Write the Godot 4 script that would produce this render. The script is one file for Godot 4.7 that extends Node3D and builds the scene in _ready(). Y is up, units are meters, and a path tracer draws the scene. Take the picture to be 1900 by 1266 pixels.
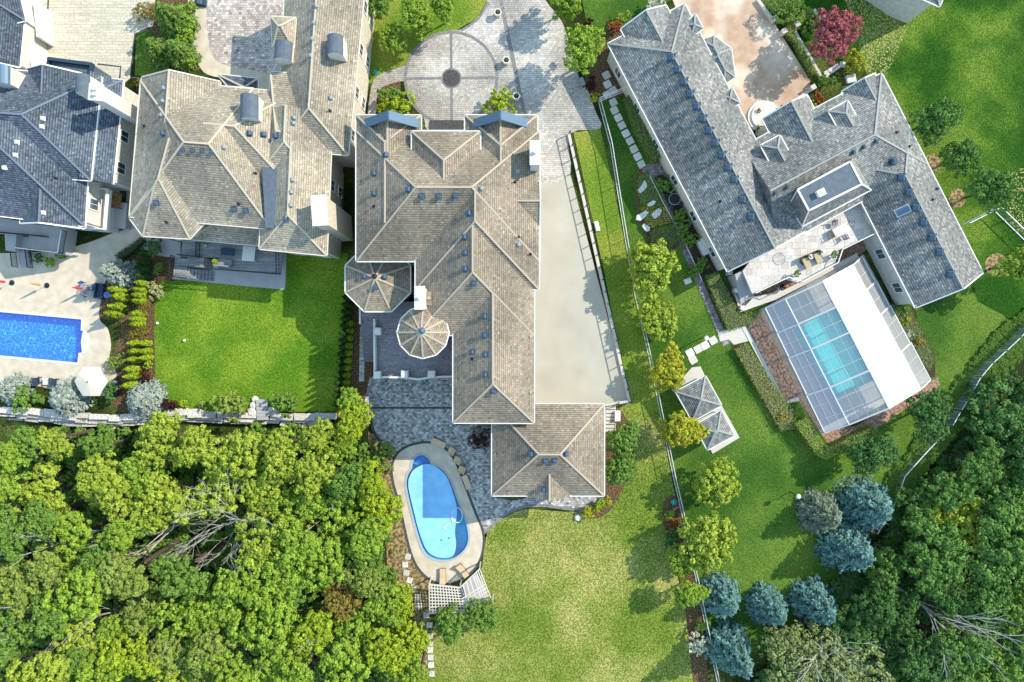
extends Node3D
# An aerial view of four houses with their gardens, pools and woods. y is up, metres; P() turns a place read off the survey grid and a height into a point.

const S := 0.066
const H := 80.0
var rng := RandomNumberGenerator.new()
var names := {}
var M := {}
var blocks := []
var proto := {}


func P(x: float, y: float, h := 0.0) -> Vector3:
	var k := S * (H - h) / H
	return Vector3((x - 950.0) * k, h, (y - 633.0) * k)


func px_of(p: Vector3) -> Vector2:
	var k := S * (H - p.y) / H
	return Vector2(p.x / k + 950.0, p.z / k + 633.0)


func rf(a: float, b: float) -> float:
	return rng.randf_range(a, b)


func lin(r: float, g: float, b: float) -> Color:
	return Color(r, g, b).linear_to_srgb()


# ---------------------------------------------------------------- mesh builder
class MB:
	var v := PackedVector3Array()
	var n := PackedVector3Array()
	var t := PackedVector2Array()
	var c := PackedColorArray()
	var col := Color.WHITE

	func tri(a: Vector3, b: Vector3, d: Vector3, nn: Vector3, ua: Vector2, ub: Vector2, ud: Vector2) -> void:
		if (b - a).cross(d - a).dot(nn) < 0.0:
			v.append_array([a, b, d])
			t.append_array([ua, ub, ud])
		else:
			v.append_array([a, d, b])
			t.append_array([ua, ud, ub])
		n.append_array([nn, nn, nn])
		c.append_array([col, col, col])

	func face(p: Array, hint: Vector3, uv: Array = []) -> void:
		var nn := Vector3.ZERO
		for i in p.size():
			nn += (p[i] as Vector3).cross(p[(i + 1) % p.size()])
		if nn.length() < 1e-9:
			return
		nn = nn.normalized()
		if nn.dot(hint) < 0.0:
			nn = -nn
		var q := uv
		if q.is_empty():
			q = []
			var side := Vector3(nn.z, 0, -nn.x).normalized()
			for a in p:
				q.append(Vector2(a.x, a.z) if absf(nn.y) > 0.6 else Vector2(a.dot(side), -a.y))
		for i in range(1, p.size() - 1):
			tri(p[0], p[i], p[i + 1], nn, q[0], q[i], q[i + 1])

	func hexa(a: Array) -> void:   # 8 corners: bottom 0-3, top 4-7
		var m := Vector3.ZERO
		for p in a:
			m += p / 8.0
		for f in [[0, 1, 2, 3], [4, 5, 6, 7], [0, 1, 5, 4], [1, 2, 6, 5], [2, 3, 7, 6], [3, 0, 4, 7]]:
			var p := [a[f[0]], a[f[1]], a[f[2]], a[f[3]]]
			face(p, (p[0] + p[1] + p[2] + p[3]) / 4.0 - m)

	func box(m: Vector3, s: Vector3, yaw := 0.0) -> void:
		var b := Basis(Vector3.UP, yaw)
		var a := []
		for y in [-0.5, 0.5]:
			for k in [[-0.5, -0.5], [0.5, -0.5], [0.5, 0.5], [-0.5, 0.5]]:
				a.append(m + b * Vector3(k[0] * s.x, y * s.y, k[1] * s.z))
		hexa(a)

	func bar(a: Vector3, b: Vector3, w: float, h: float) -> void:
		var d := (b - a).normalized()
		var side := d.cross(Vector3.UP)
		side = (Vector3.RIGHT if side.length() < 0.02 else side.normalized()) * w * 0.5
		var up := side.normalized().cross(d) * h * 0.5
		hexa([a - side - up, a + side - up, b + side - up, b - side - up, a - side + up, a + side + up, b + side + up, b - side + up])

	func tube(a: Vector3, b: Vector3, r0: float, r1: float, k := 6, cap := true) -> void:
		var d := (b - a).normalized()
		var x := d.cross(Vector3.UP if absf(d.y) < 0.9 else Vector3.RIGHT).normalized()
		var z := d.cross(x)
		for i in k:
			var a0 := TAU * i / k
			var a1 := TAU * (i + 1) / k
			var e0 := x * cos(a0) + z * sin(a0)
			var e1 := x * cos(a1) + z * sin(a1)
			face([a + e0 * r0, a + e1 * r0, b + e1 * r1, b + e0 * r1] if r1 > 0.0005 else [a + e0 * r0, a + e1 * r0, b], e0 + e1)
			if cap and r1 > 0.0005:
				face([b, b + e0 * r1, b + e1 * r1], d)

	func lathe(m: Vector3, prof: Array, k := 12) -> void:   # [radius, height] from below upwards
		for j in prof.size() - 1:
			for i in k:
				var a0 := TAU * i / k
				var a1 := TAU * (i + 1) / k
				var e0 := Vector3(cos(a0), 0, sin(a0))
				var e1 := Vector3(cos(a1), 0, sin(a1))
				var p := [m + e0 * prof[j][0] + Vector3.UP * prof[j][1], m + e1 * prof[j][0] + Vector3.UP * prof[j][1]]
				if prof[j + 1][0] > 0.001:
					p.append(m + e1 * prof[j + 1][0] + Vector3.UP * prof[j + 1][1])
				p.append(m + e0 * prof[j + 1][0] + Vector3.UP * prof[j + 1][1])
				if prof[j][0] < 0.001:
					p.remove_at(1)
				var up: float = prof[j][0] - prof[j + 1][0]
				face(p, (e0 + e1).normalized() * maxf(0.001, absf(prof[j + 1][1] - prof[j][1])) * (1.0 if prof[j + 1][1] >= prof[j][1] else -1.0) + Vector3.UP * up)

	func flat(q: PackedVector2Array, y: float) -> void:
		var ix := Geometry2D.triangulate_polygon(q)
		for i in range(0, ix.size(), 3):
			var a := q[ix[i]]
			var b := q[ix[i + 1]]
			var d := q[ix[i + 2]]
			tri(Vector3(a.x, y, a.y), Vector3(b.x, y, b.y), Vector3(d.x, y, d.y), Vector3.UP, a, b, d)

	func prism(q: PackedVector2Array, y0: float, y1: float, top := true) -> void:
		var m := 0.0
		for i in q.size():
			m += q[i].cross(q[(i + 1) % q.size()])
		for i in q.size():
			var a := q[i]
			var b := q[(i + 1) % q.size()]
			var o := Vector3(b.y - a.y, 0, a.x - b.x) * signf(m)
			face([Vector3(a.x, y0, a.y), Vector3(b.x, y0, b.y), Vector3(b.x, y1, b.y), Vector3(a.x, y1, a.y)], o)
		if top:
			flat(q, y1)

	func done(m: Material) -> ArrayMesh:
		var t2 := PackedVector2Array()
		t2.resize(v.size())
		for i in v.size():
			t2[i] = Vector2(v[i].x, v[i].z) / 140.0 + Vector2(0.5, 0.5)
		var a := []
		a.resize(Mesh.ARRAY_MAX)
		a[Mesh.ARRAY_VERTEX] = v
		a[Mesh.ARRAY_NORMAL] = n
		a[Mesh.ARRAY_TEX_UV] = t
		a[Mesh.ARRAY_TEX_UV2] = t2
		a[Mesh.ARRAY_COLOR] = c
		var r := ArrayMesh.new()
		r.add_surface_from_arrays(Mesh.PRIMITIVE_TRIANGLES, a)
		r.surface_set_material(0, m)
		return r


# ---------------------------------------------------------------- things and parts
func numbered(called: String) -> String:
	var k: int = names.get(called, 0)
	names[called] = k + 1
	return called if k == 0 else "%s_%03d" % [called, k]


func tag(o: Node, label: String, category: String, group := "") -> void:
	o.set_meta("label", label)
	o.set_meta("category", category)
	if group:
		o.set_meta("group", group)


func thing(called: String, label: String, category: String, at := Vector3.ZERO, group := "", turn := 0.0) -> Node3D:
	var o := Node3D.new()
	o.name = numbered(called)
	add_child(o)
	o.position = at
	o.rotation.y = turn
	tag(o, label, category, group)
	return o


func part(called: String, mesh: Mesh, to: Node3D, at := Transform3D()) -> MeshInstance3D:   # mesh in world metres; a thing's parts are set back by its base
	var o := MeshInstance3D.new()
	o.name = called
	o.mesh = mesh
	o.transform = to.global_transform.affine_inverse() * at
	to.add_child(o, true)
	return o


func local(called: String, mesh: Mesh, to: Node3D, at := Transform3D()) -> MeshInstance3D:   # mesh in the thing's own metres
	var o := MeshInstance3D.new()
	o.name = called
	o.mesh = mesh
	o.transform = at
	to.add_child(o, true)
	return o


func copy(o: Node3D, label: String, at: Vector3, turn := 0.0, size := 1.0) -> Node3D:
	var r: Node3D = o.duplicate()
	r.name = numbered(String(o.name).rstrip("0123456789").trim_suffix("_"))
	add_child(r)
	r.position = at
	r.rotation = Vector3(0, turn, 0)
	r.scale = Vector3.ONE * size
	r.set_meta("label", label)
	return r


func poly(px: Array, h := 0.0) -> PackedVector2Array:
	var q := PackedVector2Array()
	for p in px:
		var w := P(p[0], p[1], h)
		q.append(Vector2(w.x, w.z))
	return q


func curve(px: Array, h := 0.0, closed := true, k := 5) -> PackedVector2Array:
	var a := poly(px, h)
	var q := PackedVector2Array()
	var m := a.size()
	for i in (m if closed else m - 1):
		var p0 := a[(i - 1 + m) % m] if closed else a[maxi(i - 1, 0)]
		var p3 := a[(i + 2) % m] if closed else a[mini(i + 2, m - 1)]
		for j in k:
			q.append(a[i].cubic_interpolate(a[(i + 1) % m], p0, p3, float(j) / k))
	if not closed:
		q.append(a[m - 1])
	return q


func ground_sheet(called: String, q: PackedVector2Array, y: float, m: Material, thick := 0.0) -> MeshInstance3D:
	var b := MB.new()
	if thick > 0.0:
		b.prism(q, y - thick, y)
	else:
		b.flat(q, y)
	var o := MeshInstance3D.new()
	o.name = numbered(called)
	o.mesh = b.done(m)
	add_child(o)
	o.set_meta("kind", "structure")
	return o


func ring(q: PackedVector2Array, w: float) -> Array:   # inner outline at distance w; same number of corners
	var r := PackedVector2Array()
	var m := q.size()
	var s := 0.0
	for i in m:
		s += q[i].cross(q[(i + 1) % m])
	for i in m:
		var d := (q[(i + 1) % m] - q[(i - 1 + m) % m]).normalized()
		r.append(q[i] + Vector2(-d.y, d.x) * w * signf(s))
	return [q, r]


func band(called: String, q: PackedVector2Array, w: float, y0: float, y1: float, m: Material, to: Node3D = null) -> MeshInstance3D:   # a kerb, coping or flat ring along a closed outline, inwards by w
	var b := MB.new()
	var pr := ring(q, w)
	var k := q.size()
	for i in k:
		var j := (i + 1) % k
		var a: Vector2 = pr[0][i]
		var c: Vector2 = pr[0][j]
		var d: Vector2 = pr[1][j]
		var e: Vector2 = pr[1][i]
		b.face([Vector3(a.x, y1, a.y), Vector3(c.x, y1, c.y), Vector3(d.x, y1, d.y), Vector3(e.x, y1, e.y)], Vector3.UP)
		if y1 - y0 > 0.001:
			var o := Vector3(a.x - e.x, 0, a.y - e.y)
			b.face([Vector3(a.x, y0, a.y), Vector3(c.x, y0, c.y), Vector3(c.x, y1, c.y), Vector3(a.x, y1, a.y)], o)
			b.face([Vector3(e.x, y0, e.y), Vector3(d.x, y0, d.y), Vector3(d.x, y1, d.y), Vector3(e.x, y1, e.y)], -o)
	if to:
		return part(called, b.done(m), to)
	var mi := MeshInstance3D.new()
	mi.name = numbered(called)
	mi.mesh = b.done(m)
	add_child(mi)
	mi.set_meta("kind", "structure")
	return mi


func strip(called: String, px: Array, w: float, y: float, m: Material, smooth := false, h := 0.0) -> MeshInstance3D:   # a flat path along a line
	var q := curve(px, h, false) if smooth else poly(px, h)
	var b := MB.new()
	for i in q.size() - 1:
		var d := (q[i + 1] - q[i]).normalized()
		var d0 := d if i == 0 else ((q[i] - q[i - 1]).normalized() + d).normalized()
		var d1 := d if i == q.size() - 2 else ((q[i + 2] - q[i + 1]).normalized() + d).normalized()
		var s0 := Vector2(-d0.y, d0.x) * w * 0.5
		var s1 := Vector2(-d1.y, d1.x) * w * 0.5
		b.face([Vector3(q[i].x + s0.x, y, q[i].y + s0.y), Vector3(q[i + 1].x + s1.x, y, q[i + 1].y + s1.y), Vector3(q[i + 1].x - s1.x, y, q[i + 1].y - s1.y), Vector3(q[i].x - s0.x, y, q[i].y - s0.y)], Vector3.UP)
	var o := MeshInstance3D.new()
	o.name = numbered(called)
	o.mesh = b.done(m)
	add_child(o)
	o.set_meta("kind", "structure")
	return o


# ---------------------------------------------------------------- textures and materials
func image_of(w: int, f: Callable) -> ImageTexture:
	var d := PackedByteArray()
	d.resize(w * w * 3)
	var i := 0
	for y in w:
		for x in w:
			var c: Color = f.call(x, y)
			d[i] = int(clampf(c.r, 0, 1) * 255)
			d[i + 1] = int(clampf(c.g, 0, 1) * 255)
			d[i + 2] = int(clampf(c.b, 0, 1) * 255)
			i += 3
	return ImageTexture.create_from_image(Image.create_from_data(w, w, false, Image.FORMAT_RGB8, d))


func noise_bytes(w: int, sd: int, freq: float, oct := 4, kind := FastNoiseLite.TYPE_SIMPLEX_SMOOTH) -> PackedByteArray:
	var f := FastNoiseLite.new()
	f.seed = sd
	f.noise_type = kind
	f.frequency = freq
	f.fractal_octaves = oct
	f.cellular_return_type = FastNoiseLite.RETURN_DISTANCE2_SUB
	var im := f.get_seamless_image(w, w)
	im.convert(Image.FORMAT_L8)
	return im.get_data()


func masonry(w: int, rows: int, cols: int, contrast: float, joint: float, bright: float, sd: int, stagger := 0.5, butt_shade := 0.0) -> Array:   # [tone picture, relief picture]: courses of tabs or pavers, each its own tone
	var r := RandomNumberGenerator.new()
	r.seed = sd
	var tone := []
	for i in rows:
		var line := []
		var at := 0.0
		var off := r.randf() * 0.3 + (stagger if i % 2 else 0.0)
		for j in cols:
			var g := 1.0 + r.randfn(0.0, contrast)
			if r.randf() < bright:
				g += contrast * 2.2
			line.append(g)
		tone.append([line, off])
	var grain := noise_bytes(w, sd + 7, 0.06, 3)
	var rh := float(w) / rows
	var cw := float(w) / cols
	var jp := joint * w
	var sample := func(x: int, y: int) -> Array:
		var i := int(y / rh)
		var fx: float = fposmod(x + tone[i][1] * cw, w)
		var j := int(fx / cw) % cols
		var e: float = minf(minf(fmod(y, rh), rh - fmod(y, rh)), minf(fmod(fx, cw), cw - fmod(fx, cw)))
		return [tone[i][0][j], 0.0 if e < jp else 1.0, grain[y * w + x] / 255.0, fmod(y, rh) / rh]
	var a := image_of(w, func(x: int, y: int) -> Color:
		var s: Array = sample.call(x, y)
		var g: float = s[0] * (0.70 if s[1] < 0.5 else 1.0) * (0.88 + 0.24 * s[2]) * 0.80 * (1.0 - butt_shade * smoothstep(0.55, 0.75, s[3]))  # lower part of each course darkened: painted shade of the overlapping edge
		return Color(g, g, g))
	var b := image_of(w, func(x: int, y: int) -> Color:
		var s: Array = sample.call(x, y)
		var g: float = s[1] * (0.35 + 0.45 * s[3]) + 0.2 * s[2]
		return Color(g, g, g))
	return [a, b]


func mottle(w: int, sd: int, lo: Color, hi: Color, freq: float, oct := 5, fine := 0.25, sharp := 1.0, grain := 0.0, cell := 8) -> ImageTexture:
	var a := noise_bytes(w, sd, freq, oct)
	var b := noise_bytes(w, sd + 3, 0.35, 2)
	var r := RandomNumberGenerator.new()
	r.seed = sd + 11
	var cells := PackedFloat32Array()
	for i in (w / cell) * (w / cell):
		cells.append(r.randf() - 0.5)
	return image_of(w, func(x: int, y: int) -> Color:
		var k := clampf(grain * cells[(y / cell) * (w / cell) + x / cell] + (a[y * w + x] / 255.0 - 0.5) * sharp + 0.5 + (b[y * w + x] / 255.0 - 0.5) * fine, 0.0, 1.0)
		return lo.lerp(hi, k))


func mat(c: Color, rough := 0.9, tex: Texture2D = null, tile := 1.0, relief: Texture2D = null, depth := 1.0) -> StandardMaterial3D:
	var m := StandardMaterial3D.new()
	m.albedo_color = c
	m.roughness = rough
	m.metallic_specular = 0.35
	if tex:
		m.albedo_texture = tex
		m.uv1_scale = Vector3.ONE / tile
	if relief:
		m.heightmap_enabled = true
		m.heightmap_texture = relief
		m.heightmap_scale = depth
		m.uv1_scale = Vector3.ONE / tile
	return m


func over(m: StandardMaterial3D, t: Texture2D) -> StandardMaterial3D:
	m.detail_enabled = true
	m.detail_albedo = t
	m.detail_blend_mode = BaseMaterial3D.BLEND_MODE_MUL
	m.detail_uv_layer = BaseMaterial3D.DETAIL_UV_2
	return m


func leafy(c: Color, back := 0.35) -> StandardMaterial3D:
	var m := mat(c, 0.75)
	m.vertex_color_use_as_albedo = true
	m.backlight_enabled = true
	m.backlight = Color(back, back * 1.0, back * 0.75)
	m.metallic_specular = 0.25
	return m


func make_materials() -> void:
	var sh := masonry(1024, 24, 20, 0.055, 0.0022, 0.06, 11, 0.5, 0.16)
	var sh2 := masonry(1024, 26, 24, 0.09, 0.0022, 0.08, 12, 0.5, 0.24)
	var big := mottle(512, 5, Color(0.82, 0.83, 0.84), Color(1, 1, 1), 0.03, 5, 0.15, 2.0)
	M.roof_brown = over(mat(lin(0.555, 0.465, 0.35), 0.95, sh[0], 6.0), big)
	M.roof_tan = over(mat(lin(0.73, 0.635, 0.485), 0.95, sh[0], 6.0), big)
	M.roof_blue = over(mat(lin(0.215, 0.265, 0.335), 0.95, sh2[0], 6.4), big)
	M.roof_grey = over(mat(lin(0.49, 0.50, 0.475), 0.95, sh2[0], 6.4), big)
	M.cap_brown = mat(lin(0.41, 0.35, 0.27), 0.95)
	M.cap_tan = mat(lin(0.49, 0.435, 0.335), 0.95)
	M.cap_blue = mat(lin(0.155, 0.19, 0.24), 0.95)
	M.cap_grey = mat(lin(0.30, 0.31, 0.295), 0.95)
	M.white = mat(lin(0.78, 0.77, 0.74), 0.5)
	M.trim = mat(lin(0.66, 0.67, 0.67), 0.5)
	M.trim_tan = mat(lin(0.62, 0.57, 0.48), 0.5)
	var stuc := mottle(256, 21, Color(0.86, 0.86, 0.85), Color(1, 1, 1), 0.03, 4, 0.2)
	M.stucco = mat(lin(0.62, 0.57, 0.47), 0.9, stuc, 5.0)
	M.stucco_pale = mat(lin(0.70, 0.68, 0.62), 0.9, stuc, 5.0)
	var br := masonry(256, 16, 8, 0.08, 0.008, 0.0, 31)
	M.brick_wall = mat(lin(0.50, 0.37, 0.26), 0.92, br[0], 1.6, br[1], 0.6)
	M.metal_blue = mat(lin(0.11, 0.18, 0.26), 0.5)
	M.metal_blue.metallic = 0.3
	M.membrane = mat(lin(0.115, 0.15, 0.19), 0.75, stuc, 6.0)
	M.vent = mat(lin(0.055, 0.10, 0.15), 0.6)
	M.vent_pale = mat(lin(0.24, 0.28, 0.31), 0.6)
	M.black = mat(lin(0.02, 0.022, 0.026), 0.45)
	M.glass = mat(lin(0.05, 0.08, 0.11), 0.06)
	M.glass.metallic_specular = 0.8
	M.steel = mat(lin(0.55, 0.57, 0.58), 0.4)
	M.steel.metallic = 0.3
	var pv := masonry(512, 24, 18, 0.05, 0.003, 0.02, 41)
	var pv2 := masonry(512, 22, 16, 0.15, 0.003, 0.05, 42)
	M.paver = over(mat(lin(0.93, 0.87, 0.785), 0.9, pv[0], 6.0, pv[1], 0.3), mottle(256, 47, Color(0.80, 0.80, 0.80), Color(1, 1, 1), 0.05, 5, 0.2, 2.0))
	M.paver_dark = mat(lin(0.13, 0.13, 0.135), 0.9, pv[0], 4.0, pv[1], 0.3)
	M.paver_mid = mat(lin(0.36, 0.36, 0.36), 0.9, pv[0], 4.0, pv[1], 0.3)
	M.paver_patio = mat(lin(0.58, 0.57, 0.55), 0.9, pv2[0], 5.0, pv2[1], 0.4)
	M.paver_terrace = mat(lin(0.40, 0.37, 0.40), 0.85, pv[0], 4.5, pv[1], 0.3)
	M.paver_cream = mat(lin(0.86, 0.79, 0.63), 0.9, masonry(512, 26, 7, 0.025, 0.0015, 0.0, 44)[0], 9.0)
	M.paver_c = over(mat(lin(0.86, 0.78, 0.70), 0.9, masonry(512, 28, 20, 0.09, 0.002, 0.04, 45)[0], 8.0), mottle(256, 48, Color(0.88, 0.86, 0.86), Color(1, 1, 1), 0.05, 5, 0.2, 2.0))
	var conc := mottle(512, 51, Color(0.955, 0.95, 0.945), Color(1, 1, 1), 0.012, 5, 0.35, 1.2)
	M.concrete = over(mat(lin(0.46, 0.44, 0.375), 0.92, conc, 22.0), mottle(256, 52, Color(0.95, 0.95, 0.95), Color(1, 1, 1), 0.06, 4, 0.1, 2.0))
	M.concrete_cream = mat(lin(0.59, 0.52, 0.415), 0.9, mottle(512, 53, Color(0.92, 0.91, 0.89), Color(1, 1, 1), 0.02, 5, 0.35, 1.5), 14.0)
	M.stamped = over(mat(lin(0.68, 0.58, 0.47), 0.9, mottle(512, 54, Color(0.92, 0.88, 0.86), Color(1, 1, 1), 0.015, 5, 0.3, 1.6), 14.0), mottle(256, 55, Color(0.86, 0.80, 0.76), Color(1, 1, 1), 0.09, 4, 0.1, 2.4))
	M.concrete_grey = mat(lin(0.40, 0.40, 0.40), 0.9, conc, 8.0)
	M.deck_grey = mat(lin(0.38, 0.39, 0.40), 0.85, masonry(256, 16, 2, 0.06, 0.006, 0.0, 56)[0], 2.6)
	M.flag_brown = mat(lin(0.40, 0.26, 0.19), 0.9, mottle(512, 57, Color(0.7, 0.66, 0.64), Color(1, 1, 1), 0.03, 5, 0.25, 2.4), 7.0)
	M.flag_purple = mat(lin(0.36, 0.31, 0.31), 0.9, masonry(256, 8, 6, 0.10, 0.006, 0.0, 58)[0], 3.0)
	M.stone_pale = mat(lin(0.62, 0.59, 0.53), 0.9, stuc, 1.7)
	M.stone_white = mat(lin(0.70, 0.69, 0.66), 0.85, stuc, 2.1)
	M.terrace_white = mat(lin(0.90, 0.83, 0.76), 0.85, masonry(512, 9, 9, 0.03, 0.0015, 0.0, 59)[0], 7.0)
	var rock := mottle(256, 61, Color(0.80, 0.79, 0.78), Color(1, 1, 1), 0.03, 5, 0.3, 2.2)
	M.rock = [mat(lin(0.68, 0.64, 0.58), 0.95, rock, 2.0), mat(lin(0.78, 0.75, 0.69), 0.95, rock, 2.3), mat(lin(0.52, 0.50, 0.47), 0.95, rock, 1.7)]
	M.mulch = mat(lin(0.21, 0.135, 0.075), 1.0, mottle(512, 62, Color(0.45, 0.42, 0.40), Color(1, 1, 0.95), 0.05, 5, 0.7, 2.0), 6.0)
	M.mulch_pale = mat(lin(0.40, 0.29, 0.16), 1.0, mottle(512, 63, Color(0.5, 0.52, 0.40), Color(1, 1, 1), 0.03, 5, 0.7, 2.0), 8.0)
	M.soil = mat(lin(0.07, 0.05, 0.035), 1.0, rock, 2.0)
	# turf: a fine tile and, laid over it once across the place, the broad patches
	var turf := mottle(1024, 71, Color(0.58, 0.66, 0.48), Color(1.0, 1.0, 1.0), 0.05, 4, 0.4, 1.0, 0.85, 8)
	var turf_dry := mottle(1024, 72, Color(0.54, 0.62, 0.40), Color(1.0, 1.0, 0.94), 0.05, 4, 0.4, 1.0, 1.0, 8)
	var bump := mottle(512, 73, Color.BLACK, Color.WHITE, 0.2, 3, 0.8, 1.2)
	M.lawn_c = over(mat(lin(0.26, 0.36, 0.032), 1.0, turf, 13.0, bump, 3.0), mottle(512, 74, Color(0.72, 0.86, 0.7), Color(1, 1, 1), 0.035, 5, 0.4, 2.4))
	M.lawn_main = over(mat(lin(0.50, 0.465, 0.185), 1.0, turf_dry, 15.0, bump, 3.0), mottle(512, 75, Color(0.66, 0.78, 0.52), Color(1, 0.97, 1), 0.022, 6, 0.3, 2.2))
	M.lawn_side = over(mat(lin(0.36, 0.38, 0.07), 1.0, turf, 11.0, bump, 3.0), mottle(512, 76, Color(0.75, 0.9, 0.7), Color(1, 1, 1), 0.03, 4, 0.2, 2.0))
	M.lawn_d = over(mat(lin(0.16, 0.25, 0.038), 1.0, turf, 12.0, bump, 3.0), mottle(512, 77, Color(0.62, 0.78, 0.7), Color(1, 1, 1), 0.02, 5, 0.2, 2.4))
	M.lawn_top = over(mat(lin(0.17, 0.265, 0.038), 1.0, turf_dry, 13.0, bump, 3.0), mottle(512, 78, Color(0.40, 0.66, 0.30), Color(1, 1, 1), 0.018, 5, 0.2, 3.0))
	M.ground = over(mat(lin(0.12, 0.15, 0.04), 1.0, turf_dry, 17.0, bump, 4.0), mottle(512, 79, Color(0.5, 0.55, 0.4), Color(1, 1, 1), 0.03, 5, 0.3, 2.6))
	# water and pools
	var caustic_net := noise_bytes(512, 81, 0.014, 2)
	var caustic_net2 := noise_bytes(512, 82, 0.012, 2)
	M.caustic_liner = mat(lin(0.9, 0.95, 1.0), 0.6, image_of(512, func(x: int, y: int) -> Color:  # liner colour with a painted net of bright water caustics
		var k := clampf(1.0 - absf(caustic_net[y * 512 + x] - 128.0) / 24.0, 0.0, 1.0)
		return Color(0.05, 0.42, 0.84).lerp(Color(0.40, 0.80, 0.98), k * (0.45 + 0.75 * caustic_net2[y * 512 + x] / 255.0))), 5.0)
	M.water = mat(Color(0.75, 0.9, 1.0, 0.06), 0.03)
	M.water.transparency = BaseMaterial3D.TRANSPARENCY_ALPHA
	var rip := FastNoiseLite.new()
	rip.seed = 4
	rip.frequency = 0.02
	var ri := rip.get_seamless_image(256, 256)
	ri.bump_map_to_normal_map(3.0)
	M.water.normal_enabled = true
	M.water.normal_texture = ImageTexture.create_from_image(ri)
	M.water.normal_scale = 0.25
	M.water.uv1_scale = Vector3.ONE / 3.0
	M.plaster_blue = mat(lin(0.015, 0.55, 0.92), 0.6, stuc, 3.0)
	M.plaster_deep = mat(lin(0.01, 0.22, 0.72), 0.6, stuc, 3.0)
	M.cover = mat(lin(0.29, 0.63, 0.95), 0.35, mottle(256, 83, Color(0.88, 0.92, 0.96), Color(1, 1, 1), 0.02, 4, 0.2, 1.4), 9.0)
	M.turquoise = mat(lin(0.04, 0.78, 0.82), 0.6, stuc, 3.0)
	M.turquoise_deep = mat(lin(0.02, 0.55, 0.66), 0.6, stuc, 3.0)
	M.pane = mat(Color(lin(0.66, 0.72, 0.78), 0.16), 0.12)
	M.pane.transparency = BaseMaterial3D.TRANSPARENCY_ALPHA
	M.pane_sky_mauve = mat(Color(lin(0.62, 0.58, 0.66), 0.36), 0.15)  # same glazing as the clear panes, sky reflection painted in as mauve
	M.pane_sky_mauve.transparency = BaseMaterial3D.TRANSPARENCY_ALPHA
	M.pane_grey = mat(Color(lin(0.40, 0.40, 0.38), 0.5), 0.2)
	M.pane_grey.transparency = BaseMaterial3D.TRANSPARENCY_ALPHA
	M.panel_white = mat(lin(0.90, 0.89, 0.87), 0.5, mottle(256, 84, Color(0.93, 0.93, 0.92), Color(1, 1, 1), 0.03, 4, 0.2, 1.6), 6.0)
	M.panel_white.backlight_enabled = true
	M.panel_white.backlight = Color(1, 1, 1)
	M.wire = mat(Color(lin(0.50, 0.52, 0.50), 0.14), 0.6)
	M.wire.transparency = BaseMaterial3D.TRANSPARENCY_ALPHA
	M.wire_dark = mat(Color(lin(0.14, 0.22, 0.24), 0.75), 0.6)
	M.wire_dark.transparency = BaseMaterial3D.TRANSPARENCY_ALPHA
	# furniture
	M.taupe = mat(lin(0.56, 0.42, 0.27), 0.85)
	M.wood = mat(lin(0.40, 0.22, 0.09), 0.7, masonry(256, 8, 2, 0.12, 0.01, 0.0, 91)[0], 1.0)
	M.lattice = mat(lin(0.60, 0.56, 0.50), 0.8)
	M.canvas = mat(lin(0.62, 0.57, 0.48), 0.9)
	M.red = mat(lin(0.60, 0.05, 0.06), 0.85)
	M.ochre = mat(lin(0.50, 0.33, 0.12), 0.85)
	M.navy = mat(lin(0.03, 0.055, 0.10), 0.7)
	M.blue = mat(lin(0.10, 0.18, 0.42), 0.7)
	M.teal = mat(lin(0.03, 0.32, 0.30), 0.6)
	M.fabric_grey = mat(lin(0.22, 0.23, 0.25), 0.9)
	M.straw = mat(lin(0.42, 0.35, 0.20), 0.9)
	M.bark = mat(lin(0.10, 0.075, 0.055), 0.95)
	M.bare = mat(lin(0.52, 0.50, 0.46), 0.9)
	# leaves
	M.yellow_green = leafy(lin(0.45, 0.57, 0.085), 0.5)
	M.lime = leafy(lin(0.43, 0.56, 0.05), 0.5)
	M.mid_green = leafy(lin(0.21, 0.37, 0.075), 0.4)
	M.fresh_green = leafy(lin(0.34, 0.51, 0.07), 0.45)
	M.dark_green = leafy(lin(0.115, 0.245, 0.075), 0.3)
	M.olive = leafy(lin(0.33, 0.43, 0.10), 0.4)
	M.deep_green = leafy(lin(0.175, 0.34, 0.085), 0.35)
	M.pale_olive = leafy(lin(0.36, 0.43, 0.18), 0.4)
	M.rusty = leafy(lin(0.33, 0.25, 0.065), 0.45)
	M.gold = leafy(lin(0.56, 0.56, 0.06), 0.5)
	M.red_leaf = leafy(lin(0.46, 0.13, 0.165), 0.35)
	M.dark_red = leafy(lin(0.085, 0.028, 0.030), 0.25)
	M.blue_spruce = leafy(lin(0.185, 0.375, 0.345), 0.12)
	M.pale_spruce = leafy(lin(0.46, 0.55, 0.48), 0.12)
	M.grey_spruce = leafy(lin(0.26, 0.34, 0.235), 0.12)
	M.conifer = leafy(lin(0.095, 0.205, 0.07), 0.15)
	M.cedar = leafy(lin(0.29, 0.40, 0.03), 0.25)
	M.cedar_dark = leafy(lin(0.055, 0.125, 0.03), 0.2)
	M.cream_leaf = leafy(lin(0.50, 0.50, 0.27), 0.3)
	M.orange_leaf = leafy(lin(0.45, 0.17, 0.05), 0.35)
	M.straw_leaf = leafy(lin(0.52, 0.38, 0.12), 0.35)
	M.white_flower = leafy(lin(0.88, 0.88, 0.74), 0.3)


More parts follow.
